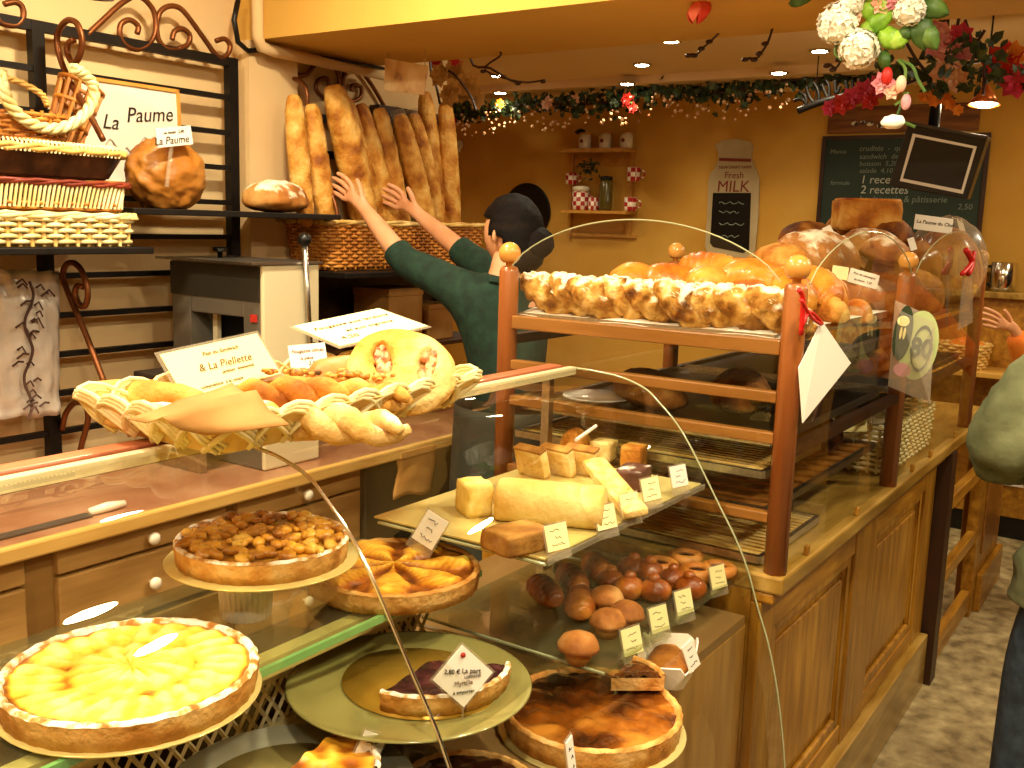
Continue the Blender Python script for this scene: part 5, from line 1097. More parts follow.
# small kitchen wall shelf
ws = empty('wall_shelf', 'little honey wood wall shelf with two boards and a bottom rail', 'shelf', at(605, 182, x=XB)); o = -Vector(ws.location)
def wsb(y, x0, x1, dp, th):
    a, b = at(x0, y, x=XB)+o, at(x1, y, x=XB)+o; z = (a.z+b.z)/2; return MB().box(-dp, 0, b.y, a.y, z-th, z)
wd = mat('shelf_pine', ['b07a2c', 'c88f3c'], scale=3, rough=.5, stretch=(1, 9, 9))
wsb(150, 568, 637, .16, .025).build('upper_board', wd, ws); wsb(157, 574, 633, .012, .06).build('upper_apron', wd, ws); wsb(211, 572, 637, .16, .02).build('lower_board', wd, ws); wsb(234, 573, 637, .02, .02).build('bottom_rail', wd, ws)
for x in (574, 634):
    a, b = at(x, 152, x=XB)+o, at(x, 238, x=XB)+o; MB().box(-.03, 0, a.y-.012, a.y+.012, b.z, a.z).build('side_post', wd, ws)
zu = at(605, 150, x=XB).z+.001; zl = at(605, 211, x=XB).z+.001
def jar(x, z, r, h, m, name, label, cat, group=None, prof=None, lid=None):
    c = at(x, 200, x=XB-.08); e = empty(name, label, cat, (XB-.085, c.y, z), group=group); MB().lathe(prof or [(r*.9, 0), (r, h*.1), (r, h*.85), (r*.85, h*.9), (r*.92, h), (0, h)], 24).build('body', m, e, smooth=True)
    if lid: MB().lathe([(r*.95, h), (r*.95, h*1.12), (0, h*1.16)], 20).build('lid', lid, e, smooth=True)
    return e
jm = mat('white_jar', ['d6c8a8', 'e6dabc'], scale=6, rough=.3, coat=.3)
for x, lab in ((583, 'white lidded jar nearest the round black plate'), (603, 'middle white lidded jar on the top board'), (624, 'white lidded jar at the end of the top board')):
    e = jar(x, zu, .042, .095, jm, 'lidded_jar', lab, 'jar', 'white jars on the wall shelf', lid=wd); q = MB(); q.ball((-.041, .004, .05), .014, 8, (.2, 1, 1)); q.build('motif', brd, e)
tp = MB().ball((0, 0, 0), .03, 10, (1, 1.3, .6), .5, 4); e = tp.build('dark_figurine', M['black'], label='little dark figurine standing on the first white jar', cat='figurine', loc=(XB-.085, at(580, 130, x=XB-.085).y, zu+.115), smooth=True)
def checked(n):
    m = bpy.data.materials.new(n); m.use_nodes = True; nt = m.node_tree; b = nt.nodes['Principled BSDF']; b.inputs['Roughness'].default_value = .3
    c = nt.nodes.new('ShaderNodeTexChecker'); c.inputs['Scale'].default_value = 34; c.inputs[1].default_value = lin('a81c20'); c.inputs[2].default_value = lin('eadcc0'); t = nt.nodes.new('ShaderNodeTexCoord'); nt.links.new(t.outputs['Object'], c.inputs[0]); nt.links.new(c.outputs[0], b.inputs['Base Color']); return m
ckm = checked('red_checked_enamel')
def mug(x, z, r, h, label, cap=False):
    e = jar(x, z, r, h, ckm, 'checked_pot', label, 'pot', 'red checked pots', prof=[(r*.9, 0), (r, .006), (r, h), (r*.93, h), (r*.9, .01), (0, .01)]); MB().tube(spline([(0, -r, h*.8), (0, -r-.03, h*.7), (0, -r-.028, h*.35), (0, -r, h*.25)], 4), .006, 6).build('handle', ckm, e, smooth=True)
    if cap: MB().lathe([(r*1.02, h), (r*1.05, h*1.25), (r*.5, h*1.3), (0, h*1.3)], 20).build('lid', jm, e, smooth=True)
    return e
mug(581, zl, .058, .125, 'red checked pot with pale lid, biggest on the lower board', True); mug(594, zl, .036, .085, 'small dark red checked pot beside the biggest one'); mug(631, zl, .042, .09, 'red checked pot at the end of the lower board')
mug(571, at(571, 185, x=XB).z, .040, .075, 'red checked cup hung at the side of the wall shelf'); mug(633, at(633, 182, x=XB).z, .045, .09, 'red checked cup hung under the top board end')
jar(606, zl, .045, .20, mat('green_brown_jar', ['4a4018', '6a5a24'], scale=8, rough=.15, coat=.6), 'tall_jar', 'tall green brown glass jar in the middle of the lower board', 'jar', lid=M['black'])
bp_ = empty('hanging_plant', 'small dark plant hanging under the top board', 'plant', (XB-.10, at(590, 168, x=XB-.1).y, at(590, 168, x=XB-.1).z)); q = MB(); random.seed(12)
for i in range(60):
    v = Vector((random.gauss(0, .02), random.gauss(0, .04), random.gauss(0, .03))); q.T = Matrix.Translation(v) @ Matrix.Rotation(random.random()*6, 4, 'X') @ Matrix.Rotation(random.random()*6, 4, 'Z'); q.add([(0, -.02, 0), (.004, 0, .009), (0, .022, 0), (.004, 0, -.009)], [(0, 1, 2, 3)])
q.T = None; q.build('foliage', mat('dark_leaf', ['16240e', '28381a', '3a4a22'], scale=20, rough=.5), bp_)
# wooden back counter under the board, with its things
bk_ = empty('back_counter', 'wood panelled back counter with black kickboard beyond the gate', 'counter', (5.9, .2, 0)); o = -Vector(bk_.location)
def bb(x0, x1, y0, y1, z0, z1): return MB().box(x0+o.x, x1+o.x, y0+o.y, y1+o.y, z0, z1)
bb(5.9, 6.09, -1.4, 1.75, .12, 1.30).build('panelling', M['wood'], bk_); bb(5.91, 6.09, -1.4, 1.75, 0, .12).build('kickboard', M['black'], bk_); bb(5.86, 6.09, -1.4, 1.78, 1.30, 1.335).build('top', M['woodtop'], bk_, bev=.005)
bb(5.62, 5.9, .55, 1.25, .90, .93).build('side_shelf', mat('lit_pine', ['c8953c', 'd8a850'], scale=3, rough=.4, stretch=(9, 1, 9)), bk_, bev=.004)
for y in (.6, 1.2): bb(5.68, 5.9, y-.015, y+.015, .70, .90).build('shelf_bracket', M['darkwood'], bk_)
c = at(935, 350, x=5.78); w_, k_ = weave_wall([(.11*cos(2*PI*i/20), .11*sin(2*PI*i/20)) for i in range(20)], 0, .13, 8, .03, .008, .2); sbk = empty('fruit_basket', 'yellow wicker basket on the low lit shelf beyond the last post', 'basket', (5.76, .98, .932)); w_.build('weave', M['wicker'], sbk, smooth=True); k_.build('stakes', M['wicker'], sbk); MB().lathe([(0, 0), (.1, 0), (.1, .01), (0, .01)], 18).build('base', M['wicker'], sbk)
for i, (a, b) in enumerate([(.0, .0), (.05, .04), (-.05, .03), (.02, -.06)]): MB().ball((0, 0, 0), .05, 14, (1, 1, .9), .05, i).build('orange', mat('orange_%d' % i, 'd8781c', rough=.45), smooth=True, label=['orange fruit in the middle of the yellow basket', 'orange fruit toward the wall in the yellow basket', 'orange fruit toward the chalkboard side of the yellow basket', 'orange fruit toward the gate in the yellow basket'][i], cat='fruit', group='fruit in the yellow basket', loc=(5.76+a, .98+b, 1.03+.02*(i == 0)))
for (x, w_, h_, m, nm, lab, cat) in [(951, .17, .19, mat('tan_box', ['c09450', 'd0a864'], scale=6, rough=.6), 'paper_box', 'tan paper box on the back counter top', 'box'), (975, .08, .16, mat('dull_tin', ['8a7a64', 'a08e74'], scale=6, rough=.4, metal=.4), 'tin', 'dull tin between the tan box and the steel pot', 'tin')]:
    c = at(x, 280, x=5.98); e = empty(nm, lab, cat, (5.98, c.y, 1.336)); (MB().box(-.06, .06, -w_/2, w_/2, 0, h_) if nm == 'paper_box' else MB().lathe([(.04, 0), (.042, h_*.9), (.036, h_), (0, h_)], 20)).build('body', m, e, smooth=nm == 'tin'); (MB().box(-.062, .062, -w_/2-.002, w_/2+.002, h_, h_+.012) if nm == 'paper_box' else MB().lathe([(.043, h_), (.043, h_+.015), (0, h_+.018)], 20)).build('lid', m, e)
c = at(1003, 280, x=5.98); e = empty('steel_pot', 'shiny steel pot with dark handle at the end of the back counter', 'pot', (5.98, c.y, 1.336)); MB().lathe([(.06, 0), (.065, .02), (.065, .15), (.06, .155), (0, .155)], 26).build('body', M['chrome'], e, smooth=True); MB().tube(spline([(0, .065, .13), (0, .11, .12), (0, .11, .05), (0, .065, .03)], 4), .008, 6).build('handle', M['black'], e, smooth=True)
po = empty('picture_poster', 'colourful picture pinned low on the back counter panelling', 'poster', at(1006, 455, x=5.895)); MB().box(-.003, 0, -.10, .10, -.16, .16).build('sheet', mat('poster_colours', ['e0a850', 'c8401c', 'e8c088', '7a2a14', 'd88c3c'], scale=9, detail=2, rough=.5), po); q = MB(); q.box(-.006, -.003, -.105, .105, -.165, -.15); q.box(-.006, -.003, -.105, .105, .15, .165); q.build('strip', M['card'], po)
# unseen dark window on the customer side, added to keep pane reflections low
wn = S('added_window', MB().box(-1.2, 5.2, -1.70, -1.68, .5, 2.3), mat('dark_added_glass', ['0c0a08', '16110c'], scale=2, rough=.08, spec=.3))
for x in (-1.2, .4, 2.0, 3.6, 5.2): S('added_window_trim', MB().box(x-.04, x+.04, -1.70, -1.64, .5, 2.3), M['darkwood'])
# ================================================================ screen on its pole, hanging lamp, hanging clear card
tv = empty('hanging_screen', 'tilted black screen with a thin white border on a ceiling pole', 'screen', at(937, 161, x=4.2)); o = -Vector(tv.location)
def qprism(par, name, m, pts, x, d0, d1, smooth=False):
    P = [at(a, b, x=x)+o for a, b in pts]; n = len(P); q = MB(); q.add([p+Vector((d0, 0, 0)) for p in P]+[p+Vector((d1, 0, 0)) for p in P], [tuple(range(n)), tuple(range(2*n-1, n-1, -1))]+[(i, (i+1) % n, n+(i+1) % n, n+i) for i in range(n)]); return q.build(name, m, par, bev=.003)
qprism(tv, 'housing', M['black'], [(908, 123), (987, 138), (967, 199), (889, 186)], 4.2, 0, .07)
def qframe(par, name, m, outer, inner, x, d):
    A = [at(a, b, x=x)+o+Vector((d, 0, 0)) for a, b in outer]; B = [at(a, b, x=x)+o+Vector((d, 0, 0)) for a, b in inner]; q = MB(); q.add(A+B, [(i, (i+1) % 4, 4+(i+1) % 4, 4+i) for i in range(4)]); return q.build(name, m, par, solid=.002)
qframe(tv, 'white_border', M['card'], [(913, 133.5), (977, 146.5), (963, 194), (900, 181)], [(915.5, 137), (973.5, 148.5), (961.5, 190), (903, 178.5)], 4.2, -.003)
qprism(tv, 'top_edge', mat('screen_grey', '3a342c', rough=.35), [(907, 121), (988, 136), (987, 140), (908, 125)], 4.2, -.004, .08)
p0, p1 = at(933, 134, x=4.25), at(931, 40, x=4.25); MB().tube([p0+o, Vector((p0.x, p0.y, 2.498))+o], .022, 12).build('pole', M['black'], tv, smooth=True)
c = at(984, 104, x=4.4); hl = empty('pendant_lamp', 'small lit pendant lamp with copper cap near the chalkboard', 'lamp', c, rot=(0, .12, 0)); cop = mat('copper', ['b8602a', 'cc7438'], scale=8, rough=.3, metal=.6)
MB().lathe([(.012, .075), (.018, .06), (.03, .045), (.06, -.004), (.056, -.004), (.02, .035), (0, .04)], 26).build('shade', cop, hl, smooth=True); MB().lathe([(0, -.016), (.03, -.010), (.052, .002), (0, .004)], 22).build('bulb', mat('lit_shade', 'ffffff', emit=('fff0c8', 14)), hl, smooth=True); MB().tube([(0, 0, .07), (-.03, 0, 2.5-c.z)], .004, 6).build('cord', M['black'], hl)
l = bpy.data.lights.new('pendant', 'POINT'); l.energy = 10; l.color = (1, .8, .5); l.shadow_soft_size = .05; lo_ = bpy.data.objects.new('pendant', l); COL.objects.link(lo_); lo_.parent = hl; lo_.location = (0, 0, -.05)
hc = empty('hanging_card', 'clear hanging card with faded floral print under the beam', 'sign', at(408, 78, x=2.75)); o = -Vector(hc.location)
P = [at(a, b, x=2.75)+o for a, b in [(385, 58), (428, 66), (424, 95), (384, 90)]]; q = MB(); q.add(P+[p+Vector((.004, 0, 0)) for p in P], [(0, 1, 2, 3), (7, 6, 5, 4), (0, 1, 5, 4), (1, 2, 6, 5), (2, 3, 7, 6), (3, 0, 4, 7)]); q.build('sheet', mat('floral_print', ['8a5a3c', 'c8a070', 'd8b888', 'e0c898'], scale=14, rough=.3, coat=.5), hc)
for a, b in ((388, 58), (425, 66)): p = at(a, b, x=2.75)+o; MB().tube([p, Vector((p.x, p.y, 2.195-hc.location.z))], .0025, 5).build('thread', M['film'], hc)
# ================================================================ garland of ivy along the ceiling
LF = mat('ivy_leaf', ['141f0c', '22321a', '34461f', '4c5a2a'], scale=30, rough=.45)
def leaf(q, p, s, sd, star=True):
    random.seed(sd); q.T = Matrix.Translation(p) @ Matrix.Rotation(random.random()*6.3, 4, 'X') @ Matrix.Rotation(random.uniform(-.9, .9), 4, 'Z') @ Matrix.Rotation(random.uniform(-.8, .8), 4, 'Y')
    if star: pts = [(0, 0, -.5), (.1, .35, -.35), (0, .3, 0), (.1, .5, .2), (0, .2, .25), (.1, 0, .7), (0, -.2, .25), (.1, -.5, .2), (0, -.3, 0), (.1, -.35, -.35)]
    else: pts = [(0, 0, -.6), (.1, .3, -.2), (.12, .28, .2), (0, 0, .7), (.12, -.28, .2), (.1, -.3, -.2)]
    q.add([Vector(t)*s for t in pts], [tuple(range(len(pts)))]); q.T = None
ga = empty('ivy_garland', 'long dark ivy garland with berries strung under the ceiling', 'garland', at(620, 100, x=5.6)); o = -Vector(ga.location)
path = [(440, 112), (458, 112), (480, 112), (505, 108), (530, 104), (560, 104), (590, 104), (620, 100), (645, 93), (670, 92), (700, 93), (730, 92), (760, 86), (790, 80), (820, 78), (850, 75), (885, 70), (920, 66), (950, 66), (985, 65), (1030, 62)]
PP = spline([at(a, b, x=5.6)+o for a, b in path], 6)
MB().tube(PP, .008, 6).build('vine', mat('vine_brown', ['3a2412', '50341c'], scale=20, rough=.7), ga)
for k in (12, 60, 110): MB().tube([PP[k], Vector((PP[k].x, PP[k].y, 2.455-ga.location.z))], .002, 5).build('hanging_wire', M['black'], ga)
q = MB(); random.seed(21)
for i in range(900):
    t = random.random()*(len(PP)-1); k = int(t); p = PP[k].lerp(PP[k+1], t-k); p = p+Vector((random.gauss(0, .05), random.gauss(0, .03), random.gauss(0, .034))); leaf(q, p, random.uniform(.03, .062), i)
    random.seed(1000+i)
q.build('foliage', LF, ga)
q = MB(); random.seed(31)
for i in range(170):
    t = random.random()**1.1*(len(PP)-1)*.62+4; k = min(int(t), len(PP)-2); p = PP[k].lerp(PP[k+1], t-k)+Vector((random.gauss(-.05, .03), random.gauss(0, .03), random.uniform(-.17, -.02))); q.ball(p, random.uniform(.006, .013), 6)
q.build('berries', mat('pale_berries', ['a8603c', 'd8a878', 'f0dcb0'], scale=40, rough=.4), ga, smooth=True, kind='stuff')
def blossom(par, p, r, m, n=9, seed=0, cup=.5, name='blossom'):
    q = MB(); random.seed(seed)
    for ring, (nn, rr, up) in enumerate(((n, 1, .1), (max(4, n-2), .7, .35), (4, .4, .6))):
        for i in range(nn):
            a = 2*PI*i/nn+ring*.4; d = Vector((0, cos(a), sin(a))); f = Vector((-1, 0, 0)); t = Vector((0, -sin(a), cos(a)))
            c0 = p+f*r*up*.3; c1 = p+d*r*rr*.6+f*r*up*.9+t*r*.34*rr; c2 = p+d*r*rr+f*r*up*cup*2; c3 = p+d*r*rr*.6+f*r*up*.9-t*r*.34*rr; q.add([c0, c1, c2, c3], [(0, 1, 2, 3)])
    return q.build(name, m, par, smooth=True)
FM = {'red': mat('red_petal', ['a81810', 'd0281c'], scale=20, rough=.5), 'pink': mat('pink_petal', ['b85a6a', 'd0808a', 'e0a8a8'], scale=20, rough=.5), 'orange': mat('orange_petal', ['c86414', 'e08c24'], scale=20, rough=.5), 'magenta': mat('magenta_petal', ['a81c3c', 'cc3058'], scale=20, rough=.5), 'peach': mat('peach_petal', ['d89a78', 'e8b898', 'f0ccb0'], scale=20, rough=.5), 'white': mat('white_petal', ['e8e4cc', 'f6f2e0', 'fcfaf0'], scale=20, rough=.6), 'green': mat('bright_leaf', ['5a8a1c', '86b430', 'b0d25c'], scale=10, rough=.45), 'mid': mat('mid_leaf', ['2c4a18', '48682a', '6a8a3c'], scale=10, rough=.5)}
for i, (x, y, r, m) in enumerate([(452, 122, .05, 'red'), (628, 100, .05, 'red'), (547, 103, .05, 'peach'), (575, 100, .04, 'peach'), (633, 108, .035, 'red'), (500, 104, .04, 'orange')]): blossom(ga, at(x, y, x=5.52)+o, r, FM[m], 7, i)
# red and coloured flower clusters before the board
fc = empty('flower_spray', 'mixed spray of pink, red and orange flowers around the screen pole', 'flowers', at(930, 80, x=3.9)); o = -Vector(fc.location)
q = MB(); random.seed(41)
for i in range(170):
    a = random.choice([(955, 65, 28, 12), (1000, 70, 24, 14), (940, 85, 16, 14), (960, 45, 24, 12), (900, 70, 24, 10)]); p = at(a[0]+random.gauss(0, a[2]*.6), a[1]+random.gauss(0, a[3]*.6), x=3.9+random.uniform(-.15, .15))+o; leaf(q, p, random.uniform(.025, .055), 4000+i, i % 2)
    random.seed(5000+i)
q.build('foliage', LF, fc)
for i, (x, y, r, m) in enumerate([(940, 42, .07, 'pink'), (958, 52, .06, 'pink'), (930, 30, .05, 'pink'), (960, 36, .05, 'magenta'), (946, 72, .065, 'peach'), (955, 80, .05, 'peach'), (1003, 62, .07, 'red'), (1016, 82, .06, 'magenta'), (1012, 55, .05, 'orange'), (925, 96, .028, 'orange'), (935, 100, .028, 'orange'), (945, 98, .026, 'orange'), (950, 104, .024, 'orange'), (958, 110, .022, 'orange'), (940, 90, .026, 'orange'), (865, 92, .05, 'magenta'), (852, 98, .045, 'magenta'), (842, 104, .045, 'red'), (880, 86, .05, 'magenta'), (830, 108, .035, 'magenta'), (870, 100, .04, 'red')]): blossom(fc, at(x, y, x=3.85)+o, r, FM[m], 7, 60+i)
for k, pts in enumerate(([(905, 40), (915, 58), (928, 75), (940, 92)], [(985, 30), (975, 50), (990, 62), (1005, 75)], [(965, 20), (972, 40), (984, 60)], [(984, 60), (984, 80), (983, 95)], [(845, 96), (875, 88), (905, 84), (940, 70), (985, 60)], [(935, 66), (945, 50), (955, 35), (960, 12)])): MB().tube(spline([at(a, b, x=3.9)+o for a, b in pts], 4), .006, 5).build('twig', mat('twig_brown_%d' % k, '3c2414', rough=.7), fc)
MB().tube([at(931, 60, x=3.9)+o, Vector((at(931, 60, x=3.9)+o).xy.to_3d()) if False else at(931, 60, x=3.9)+o+Vector((0, 0, 2.5-at(931, 60, x=3.9).z))], .004, 5).build('hanging_wire', M['black'], fc)
# iron arch sign
ia = empty('iron_arch_sign', 'black iron arch with bent iron letters above the milk sign end of the chalkboard', 'sign', at(845, 95, x=5.2)); o = -Vector(ia.location)
def ib(pts, r): return MB().tube(spline([at(a, b, x=5.2)+o for a, b in pts], 5), r, 6)
ib([(798, 111), (815, 104), (835, 98), (860, 92), (890, 89)], .018).build('arch', M['iron'], ia, smooth=True)
for pts in ([(794, 101), (801, 99), (806, 104), (802, 109)], [(799, 92), (805, 96), (806, 104)], [(806, 86), (809, 96), (814, 102), (819, 98), (817, 88), (813, 82)], [(822, 84), (826, 94), (829, 98), (829, 86), (826, 80)], [(835, 80), (836, 94), (840, 86)], [(846, 80), (848, 92), (853, 90), (852, 80)], [(860, 78), (862, 90), (868, 88)], [(874, 78), (877, 88), (882, 84), (880, 78)]): ib(pts, .009).build('iron_letter', M['iron'], ia, smooth=True)
for a, b in ((815, 104), (882, 89)): p = at(a, b, x=5.2)+o; MB().tube([p, p+Vector((0, 0, 2.5-at(a, b, x=5.2).z))], .003, 5).build('wire', M['black'], ia)
# hanging bouquet in front, under the beam
hb2 = empty('hanging_bouquet', 'bouquet of white hydrangeas, green leaves and pink buds hanging from the beam', 'bouquet', at(870, 20, x=2.5)); o = -Vector(hb2.location)
def hydrangea(x, y, r, xx=2.45):
    c = at(x, y, x=xx)+o; q = MB(); random.seed(int(x))
    for i in range(120):
        d = Vector((random.gauss(0, 1), random.gauss(0, 1), random.gauss(0, 1))).normalized(); p = c+d*r*random.uniform(.82, 1); u = d.orthogonal().normalized(); v = d.cross(u); s = r*.26
        for k in range(4):
            a = PI/2*k+i; e = u*cos(a)+v*sin(a); f = u*cos(a+.8)+v*sin(a+.8); g_ = u*cos(a-.8)+v*sin(a-.8); q.add([p, p+f*s*.6+d*s*.1, p+e*s+d*s*.22, p+g_*s*.6+d*s*.1], [(0, 1, 2, 3)])
    q.ball(c, r*.82, 14); q.build('hydrangea_head', FM['white'], hb2)
hydrangea(838, 24, .048); hydrangea(859, 49, .045); hydrangea(910, 10, .036); hydrangea(852, 3, .03)
def bigleaf(x, y, L, ang, m, xx=2.47, wd=.55):
    c = at(x, y, x=xx)+o; q = MB(); 
    def fn(u, v):
        w = sin(PI*u)**.7*wd*L*.5*(1+.12*abs(sin(u*14))); l = (u-.5)*L; s = (v-.5)*2*w
        py = -(l*cos(ang)-s*sin(ang)); pz = l*sin(ang)+s*cos(ang); return c+Vector((-.02*sin(PI*u)+abs(v-.5)*.02, py, pz))
    q.grid(fn, 14, 7); q.build('leaf', FM[m], hb2, smooth=True, solid=.001)
for a in ((878, 22, .085, .6, 'green'), (870, 10, .07, 2.4, 'green'), (890, 38, .08, -.6, 'green'), (898, 40, .07, .4, 'green'), (868, 30, .06, 1.2, 'green'), (885, 5, .07, 2.0, 'green'), (932, 8, .08, -.4, 'mid'), (922, 30, .09, -1.4, 'mid'), (930, 36, .07, -1.1, 'mid'), (885, 60, .05, -1.4, 'mid'), (800, 0, .06, .2, 'mid'), (906, 34, .05, -2, 'mid'), (848, 6, .06, .6, 'green')): bigleaf(*a)
for i, (x, y, r, m) in enumerate([(880, 6, .03, 'peach'), (893, 0, .03, 'pink'), (856, 14, .022, 'peach'), (884, 83, .03, 'pink'), (892, 92, .02, 'peach')]): blossom(hb2, at(x, y, x=2.46)+o, r, FM[m], 6, 90+i)
for i, (x, y, r, m) in enumerate([(887, 76, .016, 'red'), (906, 102, .014, 'pink'), (901, 84, .015, 'peach')]): q = MB(); q.ball(at(x, y, x=2.45)+o, r, 12, (.8, .8, 1.3)); q.build('bud', FM[m], hb2, smooth=True)
q = MB(); p = at(893, 122, x=2.45)+o; q.ball(p, .020, 14, (1, 1.3, .8), .3, 3); q.build('white_bud', FM['white'], hb2, smooth=True)
for k, pts in enumerate(([(885, 62), (890, 74), (887, 85)], [(898, 60), (912, 66), (918, 80), (925, 92)], [(898, 60), (905, 68), (905, 80)], [(895, 105), (905, 98), (908, 92)], [(893, 122), (905, 123), (915, 127)], [(870, -8), (872, 20), (880, 50), (888, 80)], [(842, 60), (835, 50), (850, 20), (865, -8)], [(905, 92), (900, 108), (895, 120)])): MB().tube(spline([at(a, b, x=2.47)+o for a, b in pts], 4), .0035, 5).build('stem', FM['mid'], hb2)
# red tulip and bare twigs beside it
tu = empty('red_tulip', 'single red tulip hanging upside down under the beam', 'flower', at(700, 4, x=2.5)); o = -Vector(tu.location)
for k in range(6):
    c = at(703, 6, x=2.5)+o; a = 2*PI*k/6; q = MB(); q.grid(lambda u, v: c+Vector((cos(a)*.028*sin(PI*u*.8+.25)+(v-.5)*.034*sin(PI*u)*-sin(a), sin(a)*.028*sin(PI*u*.8+.25)+(v-.5)*.034*sin(PI*u)*cos(a)+.02*u, -.062*u+.02)), 10, 6); q.build('petal', mat('tulip_red_%d' % k, ['d83020', 'e84c38', 'f08068'], scale=10, rough=.4), tu, smooth=True, solid=.001)
MB().tube(spline([c+Vector((0, 0, .02)), c+Vector((0, -.05, .03)), c+Vector((0, -.12, .028)), c+Vector((0, -.16, .05))], 4), .004, 6).build('stem', FM['mid'], tu)
for k, (pts, lab) in enumerate((([(720, 32), (712, 40), (704, 47), (697, 54), (691, 54)], 'short bare twig with buds hanging near the red tulip'), ([(772, 30), (768, 42), (762, 52), (757, 58), (748, 58)], 'bare forked twig hanging beside the white hydrangeas'), ([(848, 50), (842, 58), (836, 68), (830, 64)], 'little bare twig under the white hydrangeas'), ([(500, 56), (485, 70), (520, 82), (545, 80)], 'thin twig hanging near the beam end of the garland'))):
    tw = empty('bare_twig', lab, 'twig', at(pts[0][0], pts[0][1], x=2.9)); o = -Vector(tw.location); P = [at(a, b, x=2.9)+o for a, b in pts]; P0 = Vector((P[0].x, P[0].y, 2.196-tw.location.z)); q = MB().tube(spline([P0]+P, 4), .0035, 5); q.build('stem', M['darkwood'], tw)
    q = MB()
    for j, p in enumerate(P[1:]): q.ball(p+Vector((0, .008, -.004)), .009, 7, (.8, 1.4, .8))
    q.build('buds', M['darkwood'], tw, smooth=True, kind='stuff')
# pale dried flowers at the beam corner
df = empty('dried_flowers', 'pale dried flower bunch at the beam end above the last baguettes', 'flowers', at(460, 88, x=3.1)); o = -Vector(df.location); random.seed(77)
for i, (x, y, r, m) in enumerate([(440, 75, .05, 'peach'), (455, 68, .05, 'peach'), (470, 84, .055, 'peach'), (450, 95, .05, 'peach'), (478, 100, .04, 'peach'), (436, 62, .03, 'magenta'), (455, 60, .025, 'magenta')]): blossom(df, at(x, y, x=3.05+.03*(i % 3))+o, r, mat('dried_%d' % i, ['a88452', 'c09c68', 'd0b07c'], scale=20, rough=.8) if m == 'peach' else FM['magenta'], 7, 200+i)
for k, pts in enumerate(([(470, 58), (490, 68), (510, 80), (522, 82)], [(440, 58), (455, 75), (470, 95), (476, 110)], [(430, 62), (436, 85), (440, 104)])): 
    P = [at(a, b, x=3.05)+o for a, b in pts]; MB().tube(spline([Vector((P[0].x, P[0].y, 2.5-df.location.z))]+P, 4), .005, 5).build('twig', M['darkwood'], df)
# ================================================================ people
def skinmesh(name, V, E, m, parent=None, sub=2, **k):
    me = bpy.data.meshes.new(name); me.from_pydata([tuple(v[0]) for v in V], E, []); me.update(); me.materials.append(m)
    o = bpy.data.objects.new(name, me); COL.objects.link(o)
    s = o.modifiers.new('skin', 'SKIN'); s.use_smooth_shade = True; s.branch_smoothing = .6
    for i, v in enumerate(V):
        r = v[1]; sv = me.skin_vertices[0].data[i]; sv.radius = r if isinstance(r, tuple) else (r, r); sv.use_root = (i == 0)
    q = o.modifiers.new('sub', 'SUBSURF'); q.levels = sub; q.render_levels = sub
    if parent: o.parent = parent
    return o
SKIN = mat('skin', ['c88a5c', 'd89c70', 'e0a880'], scale=8, rough=.5, sss=.1); 
def chain(V, E, start, pts):
    """append a chain of (point, radius) hanging on vertex start"""
    p = start
    for q in pts: V.append(q); E.append((p, len(V)-1)); p = len(V)-1
    return p
def hand(V, E, wrist, W, fwd, side, up, s=1.0, curl=.5, thumb=1):
    """palm and five separate bent fingers from the wrist vertex; fwd towards the fingertips, side to the thumb"""
    fwd, side, up = fwd.normalized(), side.normalized(), up.normalized()
    pm = chain(V, E, wrist, [(W+fwd*.035*s, (.020*s, .026*s)), (W+fwd*.070*s, (.016*s, .030*s))]); Pp = W+fwd*.070*s
    for i, (off, L) in enumerate(((.026, .078), (.009, .088), (-.009, .082), (-.025, .064))):
        b = Pp+side*off*s*1.15+fwd*.018*s; d1 = (fwd+side*off*4).normalized()
        d2 = (d1*cos(curl)-up*sin(curl)).normalized(); d3 = (d1*cos(curl*1.8)-up*sin(curl*1.8)).normalized()
        chain(V, E, pm, [(b, .0092*s), (b+d1*L*.42*s, .0088*s), (b+d1*L*.42*s+d2*L*.32*s, .0080*s), (b+d1*L*.42*s+d2*L*.32*s+d3*L*.26*s, .0068*s)])
    t0 = W+fwd*.030*s+side*.026*s*thumb; dt_ = (fwd*.7+side*.8*thumb-up*.2).normalized()
    chain(V, E, wrist+1, [(t0, .0115*s), (t0+dt_*.034*s, .0100*s), (t0+dt_*.056*s+fwd*.012*s, .0080*s)])
